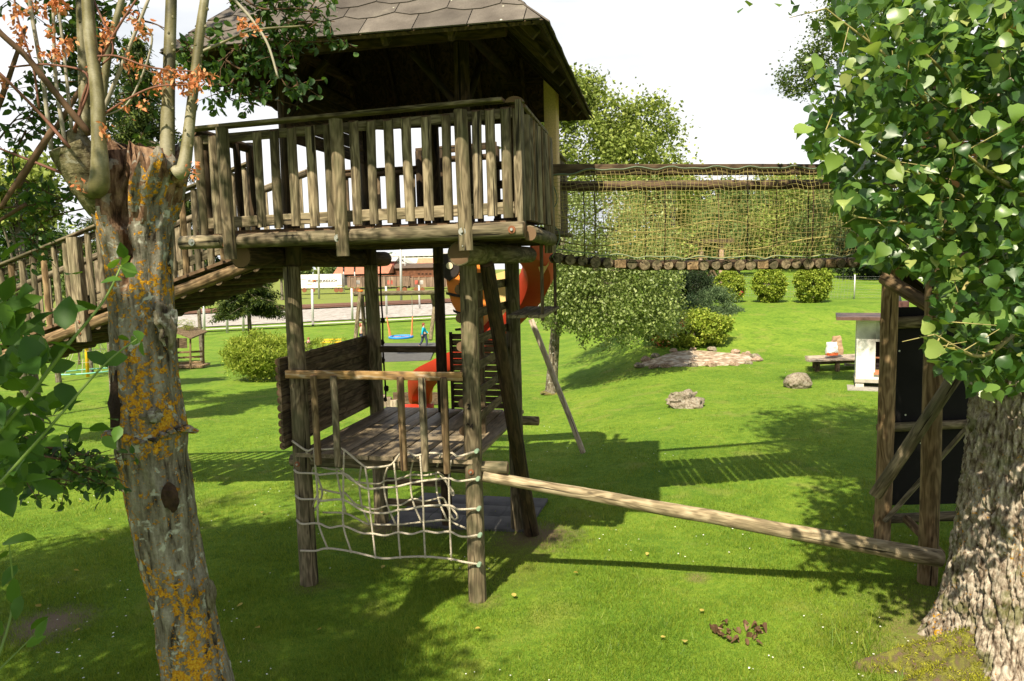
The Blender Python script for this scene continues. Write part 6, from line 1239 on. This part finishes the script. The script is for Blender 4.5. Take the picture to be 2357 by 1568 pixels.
body = [J(0, 0, .53, .085, .8), J(0, 0, .66, .075, .8), J(0, 0, .78, .085, .75), J(.005, 0, .845, .035), J(.01, 0, .885, .045), J(.02, 0, .945, .058, 1.1), J(.015, 0, .985, .04), J(0, -.05, .50, .06), J(.0, -.05, .27, .042), J(.0, -.05, .04, .028), J(0, .05, .50, .06), J(0, .05, .27, .042), J(0, .05, .04, .028), J(0, -.10, .80, .042), J(.02, -.13, .66, .032), J(.06, -.12, .55, .022), J(0, .10, .80, .042), J(.02, .13, .66, .032), J(.06, .12, .55, .022)]
be3 = [(0, 1), (1, 2), (2, 3), (3, 4), (4, 5), (5, 6), (0, 7), (7, 8), (8, 9), (0, 10), (10, 11), (11, 12), (2, 13), (13, 14), (14, 15), (2, 16), (16, 17), (17, 18)]
skin_body('body', body, be3, M_['skin'], st3); sub([0, 1, 2, 13, 14, 16, 17], [(0, 1), (1, 2), (2, 13), (13, 14), (2, 16), (16, 17)], 1.2, 'jumper', plain('cream_jumper', (.55, .42, .32), .9)); sub([0, 7, 8, 9, 10, 11, 12], [(0, 7), (7, 8), (8, 9), (0, 10), (10, 11), (11, 12)], 1.15, 'jeans', plain('blue_denim', (.04, .05, .08), .85))
stone('hair', sp3 + np.array([-.03, 0, .90]) * sc, .06 * sc, .07 * sc, .11 * sc, M_['hair'], st3, 1, 3, .1)
yb1 = G(760, 806); yb2 = thing('yellow_bench', yb1, 'yellow bench standing in the weeds beside the crouching person', 'bench'); YY_ = yb1[1]
for z in (.45, .62): box('slat', P(738, 800, YY_) * [1, 1, 0] + [0, 0, yb1[2] + z], P(786, 800, YY_) * [1, 1, 0] + [0, .3 if z < .5 else .05, yb1[2] + z + .09], M_['yellowpost'], yb2)
for x in (742, 782): box('leg', P(x, 800, YY_) * [1, 1, 0] + [-.04, .0, yb1[2]], P(x, 800, YY_) * [1, 1, 0] + [.04, .28, yb1[2] + .449], M_['yellowpost'], yb2)

# ------------------------------------------------------------------ sandpit edge by the slide foot
se = thing('sandpit_edge', G(920, 925), 'low edging of short upright logs and boards by the slide foot', 'edging'); 
for k, x in enumerate((868, 880, 893, 906)): a = G(x, 936); log('stump', a - [0, 0, .1], a + [0, 0, .42 - .07 * k], .12, se, [M_['pale'], M_['end']], seg=2)
a = G(905, 934); b_ = G(1022, 934); board('edge_board', a + [0, .1, .2], b_ + [0, .1, .2], .35, .08, (0, 0, 1), se, M_['beam'])

# ------------------------------------------------------------------ railway and buildings
def strip(name, pxs0, pxs1, w_, m, dz, kind='structure', n=40):
    a = np.array(pxs0, float); b_ = np.array(pxs1, float); d = b_ - a; L_ = np.linalg.norm(d); d /= L_; s_ = np.array([-d[1], d[0]]); V = []
    for t in np.linspace(0, 1, n):
        p = a + d * L_ * t
        for q in (-1, 1): V.append((*(p + s_ * w_ / 2 * q), dz))
    F = np.array([(2 * i, 2 * i + 2, 2 * i + 3, 2 * i + 1) for i in range(n - 1)]); return tag(mk(name, V, F, m), kind=kind)
def gravelmat():
    m, n, b = mat('railway_ballast'); g = N(n, 'ShaderNodeNewGeometry'); a = noi(n, g.outputs['Position'], 2.2, 6); r = ramp(n, [(.35, (.22, .19, .16)), (.65, (.42, .39, .36))]); n.links.new(a.outputs[0], r.inputs[0]); n.links.new(r.outputs[0], b.inputs['Base Color']); b.inputs['Roughness'].default_value = .95; bump(n, a.outputs[0], b, .6, .1); return m
zr = -1.60
d_ = np.array([1, .40]); d_ = d_ / np.linalg.norm(d_)
def rl(Yc, s_): c = np.array([-24.0, Yc]); return c + d_ * s_
strip('ballast_bed', rl(79, -90), rl(79, 42), 21, gravelmat(), zr)
strip('track_bed', rl(95, -90), rl(95, 45), 7, plain('brown_ballast', (.16, .09, .06), .95, .1, 0, None, .3, 3), zr + .10)
M_['railsteel'] = plain('rusty_rail', (.20, .11, .08), .5, .4, .5)
for Yc in (92.6, 94.2, 96.3, 97.9):
    a = rl(Yc, -90); b_ = rl(Yc, 45); o_ = board('track_rail', (*a, zr + .22), (*b_, zr + .22), .16, .08, (0, 0, 1), None, M_['railsteel']); tag(o_, kind='structure')
kb_ = strip('kerb', rl(62, -60), rl(62, 22), 1.2, plain('pale_kerb_concrete', (.45, .42, .36), .9, .2, 0, None, .2, 2), -1.45)
# lineside fence posts
lf = thing('line_fence', (P(811, 741, 69)[0], 69, -1.6), 'row of slim pale metal fence posts between the lawn and the railway', 'fence')
for (x, yb_, yt, Y) in ((523, 765, 672, 60), (560, 761, 670, 61), (720, 749, 666, 64.5), (811, 741, 664, 70), (890, 729, 659, 77), (966, 718, 657, 86), (470, 768, 675, 58)):
    a = P(x, yb_, Y); a[2] = -1.7; tube('post', [a, P(x - 2, yt, Y)], .11, M_['galv'], lf, 8)
# train
YW = 141.0
def zp(x, y, Y=YW): return P(*Z1(x, y), Y)
tr = thing('container_wagon', zp(630, 670) , 'white container on a flat railway wagon seen between the tower posts', 'wagon')
def frontbox(name, x0, y0, x1, y1, Y, depth, m, parent):
    a = zp(x0, y1, Y); b_ = zp(x1, y0, Y); return box(name, (a[0], Y, a[2]), (b_[0], Y + depth, b_[2]), m, parent)
M_['contw'] = plain('white_container', (.78, .76, .71), .5, .4, 0, None, .04, 1)
frontbox('container', 300, 462, 895, 652, YW, 2.5, M_['contw'], tr); frontbox('wagon_frame', 280, 654, 930, 672, YW, 2.4, plain('dark_underframe', (.07, .05, .045), .8), tr)
for x in (340, 410, 520, 830, 890): a = zp(x, 675); prism('wheel', a, a + [0, .15, 0], circ(.45, 14), M_['rust'], tr)
txm = plain('grey_lettering', (.05, .04, .035), .7); orm = plain('orange_lettering', (.60, .16, .02), .7)
cw = zp(465, 555); 
for s_, x, m in (('KL', 487, txm), ('IM', 535, orm), ('AFREUNDLICH', 684, txm)):
    t_ = text('lettering', s_, .70, zp(x, 556, YW - .03), (0, -1, 0), (0, 0, 1), m, tr, .01)
for q in ((760, 515), (400, 530), (870, 612), (480, 600)): frontbox('marking', q[0] - 30, q[1] - 4, q[0] + 35, q[1] + 4, YW - .03, .02, orm, tr)
def wagonmat():
    m, n, b = mat('rusty_wagon_steel'); v, _ = objvec(n, (1, 1, .4)); a = noi(n, v, .9, 7); r = ramp(n, [(.3, (.10, .065, .045)), (.55, (.22, .145, .10)), (.75, (.34, .25, .18))]); n.links.new(a.outputs[0], r.inputs[0]); n.links.new(r.outputs[0], b.inputs['Base Color']); b.inputs['Roughness'].default_value = .8; return m
WGM = wagonmat()
for wi, (x0, x1, lab) in enumerate(((975, 1790, 'rusty brown open freight wagon behind the white container'), (1805, 2700, 'rusty brown open freight wagon with a graffiti patch at the right'))):
    wg = thing('freight_wagon', zp((x0 + x1) / 2, 670), lab, 'wagon', 'open freight wagons standing on the line')
    frontbox('wagon_body', x0, 492, x1, 640, YW, 2.6, WGM, wg); frontbox('underframe', x0 + 10, 642, x1 - 10, 668, YW + .2, 2.2, plain('black_underframe', (.04, .032, .03), .9), wg); frontbox('top_rim', x0 - 3, 482, x1 + 3, 495, YW - .12, 2.8, M_['rust'], wg)
    for k in range(11): x = x0 + 30 + (x1 - x0 - 60) * k / 10; frontbox('rib', x - 5, 497, x + 5, 638, YW - .14, .13, WGM, wg)
    for k in (.08, .17, .83, .92): a = zp(x0 + (x1 - x0) * k, 672); prism('wheel', a, a + [0, .2, 0], circ(.5, 14), M_['rust'], wg)
    for k in range(2): q = x0 + 130 + k * (430 if wi == 0 else -40); frontbox('graffiti', q - 32, 545, q + 34, 600, YW - .02, .015, plain('graffiti_patch', (.30, .28, .27) if k == 0 else (.45, .10, .07), .7, .3, 0, None, .6, .8), wg)
# catenary masts
for i, (x, yt, yb_, Y) in enumerate(((600, 200, 710, 118), (1680, 160, 760, 105), (930, 350, 660, 150), (1075, 350, 660, 150), (1735, 220, 480, 175))):
    a = zp(x, yb_, Y); m_ = thing('catenary_mast', a, ['thick grey railway mast in front of the white container', 'tall grey railway mast in front of the freight wagons', 'thin insulator mast left of the freight wagon ladder', 'thin insulator mast right of its neighbour before the red roof', 'thin grey mast in front of the white gabled building'][i], 'mast', 'railway masts')
    tube('pole', [a - [0, 0, 1], zp(x - 8, yt - (200 if i < 2 else 60), Y)], .18 if i < 2 else .12, M_['galv'], m_, 8)
    if i in (2, 3): [prism('insulator', zp(x - 14, 380 + k * 16, Y), zp(x + 6, 376 + k * 16, Y), circ(.16, 8), M_['ink'], m_) for k in range(4)]
def house(name, label, x0, x1, ye, yb_, yr, Y, depth, wall, roofm, gable=False, windows=()):
    a = zp(x0, yb_, Y); b_ = zp(x1, ye, Y); h = thing(name, ((a[0] + b_[0]) / 2, Y, a[2]), label, 'building'); zr_ = zp(x0, yr, Y)[2]; X0_, X1_, ZE = a[0], b_[0], b_[2]
    box('wall', (X0_, Y, a[2] - 1), (X1_, Y + depth, ZE), wall, h)
    o_ = .5
    if gable:
        xm = (X0_ + X1_) / 2; c0 = np.array([xm, Y, ZE]); V = [(X0_ - o_ - xm, -o_, -.1), (X1_ + o_ - xm, -o_, -.1), (0, -o_, zr_ - ZE), (X0_ - o_ - xm, depth + o_, -.1), (X1_ + o_ - xm, depth + o_, -.1), (0, depth + o_, zr_ - ZE)]
        mk('gable_wall', [(X0_ - xm, 0, 0), (X1_ - xm, 0, 0), (0, 0, zr_ - ZE - .25)], [(0, 1, 2)], wall, h, Matrix.Translation(Vector(c0 + [0, -.01, .002]))); mk('roof', V, [(0, 2, 5, 3), (1, 4, 5, 2)], roofm, h, Matrix.Translation(Vector(c0)))
    else:
        c0 = np.array([X0_, Y, ZE]); Wd_ = X1_ - X0_; V = [(-o_, -o_, -.1), (Wd_ + o_, -o_, -.1), (Wd_ + o_, depth / 2, zr_ - ZE), (-o_, depth / 2, zr_ - ZE), (-o_, depth + o_, -.1), (Wd_ + o_, depth + o_, -.1)]
        mk('roof', V, [(0, 1, 2, 3), (3, 2, 5, 4), (0, 3, 4), (1, 5, 2)], roofm, h, Matrix.Translation(Vector(c0 + [0, 0, .01])))
    for (wx, wy, ww, wh) in windows: frontbox('window', wx, wy, wx + ww, wy + wh, Y - .03, .05, M_['ink'], h)
    return h
def tile(name, c): return plain(name, c, .8, .2, 0, None, .2, 1.2)
redt = tile('red_tile_roof', (.40, .15, .09)); oran = tile('orange_tile_roof', (.52, .22, .12)); grt = tile('grey_sheet_roof', (.45, .43, .40)); dkt = tile('dark_old_roof', (.10, .07, .05))
brn = plain('brown_plank_wall', (.13, .055, .03), .85, .2, 0, None, .4, 1.5); dkw = plain('dark_shed_wall', (.045, .04, .035), .9); whw = plain('white_render', (.62, .60, .57), .8, .2, 0, None, .1, .5); maroon = plain('maroon_boards', (.20, .06, .055), .8, .2)
house('railway_shed', 'long dark goods shed with a faded red tiled roof behind the wagons', 820, 1490, 450, 560, 350, 165, 12, dkw, redt, windows=((900, 470, 20, 20), (1130, 465, 20, 20)))
house('brown_barn', 'brown plank barn with a wide low roof behind the freight wagons', 1600, 2220, 370, 560, 330, 172, 12, brn, dkt, False, ((1900, 455, 26, 14), (1950, 455, 26, 14), (2000, 455, 26, 14), (2050, 455, 26, 14)))
house('maroon_house', 'maroon boarded building left of the white gabled house', 1480, 1588, 290, 450, 240, 185, 10, maroon, grt)
house('white_house', 'white gabled house beside the tall railway mast', 1590, 1770, 320, 470, 262, 190, 10, whw, grt, True, ((1640, 350, 14, 16), (1700, 350, 14, 16)))
house('orange_roofed_house', 'house with a bright orange tiled roof at the right of the railway', 1900, 2140, 355, 450, 255, 200, 12, dkw, oran)
house('industrial_hall', 'long pale industrial hall in the far distance', 1450, 2300, 215, 300, 195, 300, 20, whw, grt, False, tuple((1500 + k * 70, 232, 45, 10) for k in range(11)))
house('office_block', 'pale grey distant block with window rows at far right', 2240, 2520, 185, 240, 175, 260, 15, whw, grt, False, tuple((2255 + k * 22, 195, 12, 12) for k in range(8)))
house('house', 'pale house glimpsed through the ramp railing at far left', -2700, -2250, 700, 900, 600, 90, 10, whw, redt)
# line of trees behind the railway
for i, (x, yt, yb_, Y, m) in enumerate(((430, 350, 480, 180, 'farleaf2'), (640, 345, 480, 185, 'farleaf'), (760, 360, 470, 178, 'farleaf2'), (1560, 190, 300, 330, 'farleaf2'), (2290, 210, 320, 150, 'farleaf'), (100, 330, 500, 120, 'farleaf2'))):
    a = zp(x, (yt + yb_) / 2, Y); r = (yb_ - yt) / 2 / 5.6 / 1.0187 / FPX * Y
    tree('leafy_tree', (a[0], Y, zr), ['green tree behind the left end of the white container', 'light green tree behind the middle of the container', 'dark green tree touching the red shed roof', 'hazy tree behind the white gabled house', 'bright tree below the right big log end', 'broad tree beyond the tower post at far left'][i], 'tree', [(a, (r * 1.3, r, r))], M_[m], .5, .25, a[2] - zr, 'trees beyond the railway', nclump=40, per=70, cr=r * .35, limbs=3)

# ------------------------------------------------------------------ fallen leaves
places = ['near the net', 'beside the dark patch', 'below the balance beam', 'at the lower edge', 'in the sunlit strip', 'near the leaning trunk', 'left of the front post', 'in shade at the left']
fl = [(388, 1080), (590, 1455), (1105, 1460), (885, 1312), (1490, 1280), (1575, 1485), (1520, 1480), (240, 1250), (170, 1320), (190, 1160), (560, 1400), (605, 1185), (170, 1465), (95, 1410), (1612, 1420), (1185, 1385), (740, 1460), (1330, 1330)]
bmv2 = TPL['oval'][0].copy(); bmv2[:, 0] *= 1.5; 
for i, (x, y) in enumerate(fl):
    p = G(x, y) + [0, 0, .045]; s_ = rnd.uniform(.05, .075); me = bpy.data.meshes.new('fallen_leaf'); me.from_pydata((bmv2 * s_).tolist(), [], TPL['oval'][1].tolist()); me.materials.append(M_['fallen']); o_ = bpy.data.objects.new('fallen_leaf', me)
    link(o_, None, Matrix.Translation(Vector(p)) @ Matrix.Rotation(rnd.uniform(0, 6.28), 4, 'Z') @ Matrix.Rotation(rnd.uniform(-.5, .5), 4, 'X')); tag(o_, 'small yellow fallen leaf lying loose on the green lawn', 'leaf', 'yellow leaves fallen on the lawn')
dl = thing('dry_leaf_pile', G(1700, 1478), 'loose heap of curled dry brown leaves on the sunlit lawn', 'leaves')
for k in range(26):
    p = G(1640 + rnd.uniform(0, 115), 1462 + rnd.uniform(-14, 30)) + [0, 0, .03]; s_ = rnd.uniform(.05, .09); V = bmv2 * s_; V[:, 2] += .9 * np.abs(V[:, 0]) + .4 * s_ * np.sin(V[:, 1] / s_ * 4 + k); me = bpy.data.meshes.new('dry_leaf'); me.from_pydata(V.tolist(), [], TPL['oval'][1].tolist()); me.materials.append(M_['drybrown'])
    link(bpy.data.objects.new('dry_leaf', me), dl, Matrix.Translation(Vector(p)) @ Matrix.Rotation(rnd.uniform(0, 6.28), 4, 'Z') @ Matrix.Rotation(rnd.uniform(-.9, .9), 4, 'X'))
WM.clear()
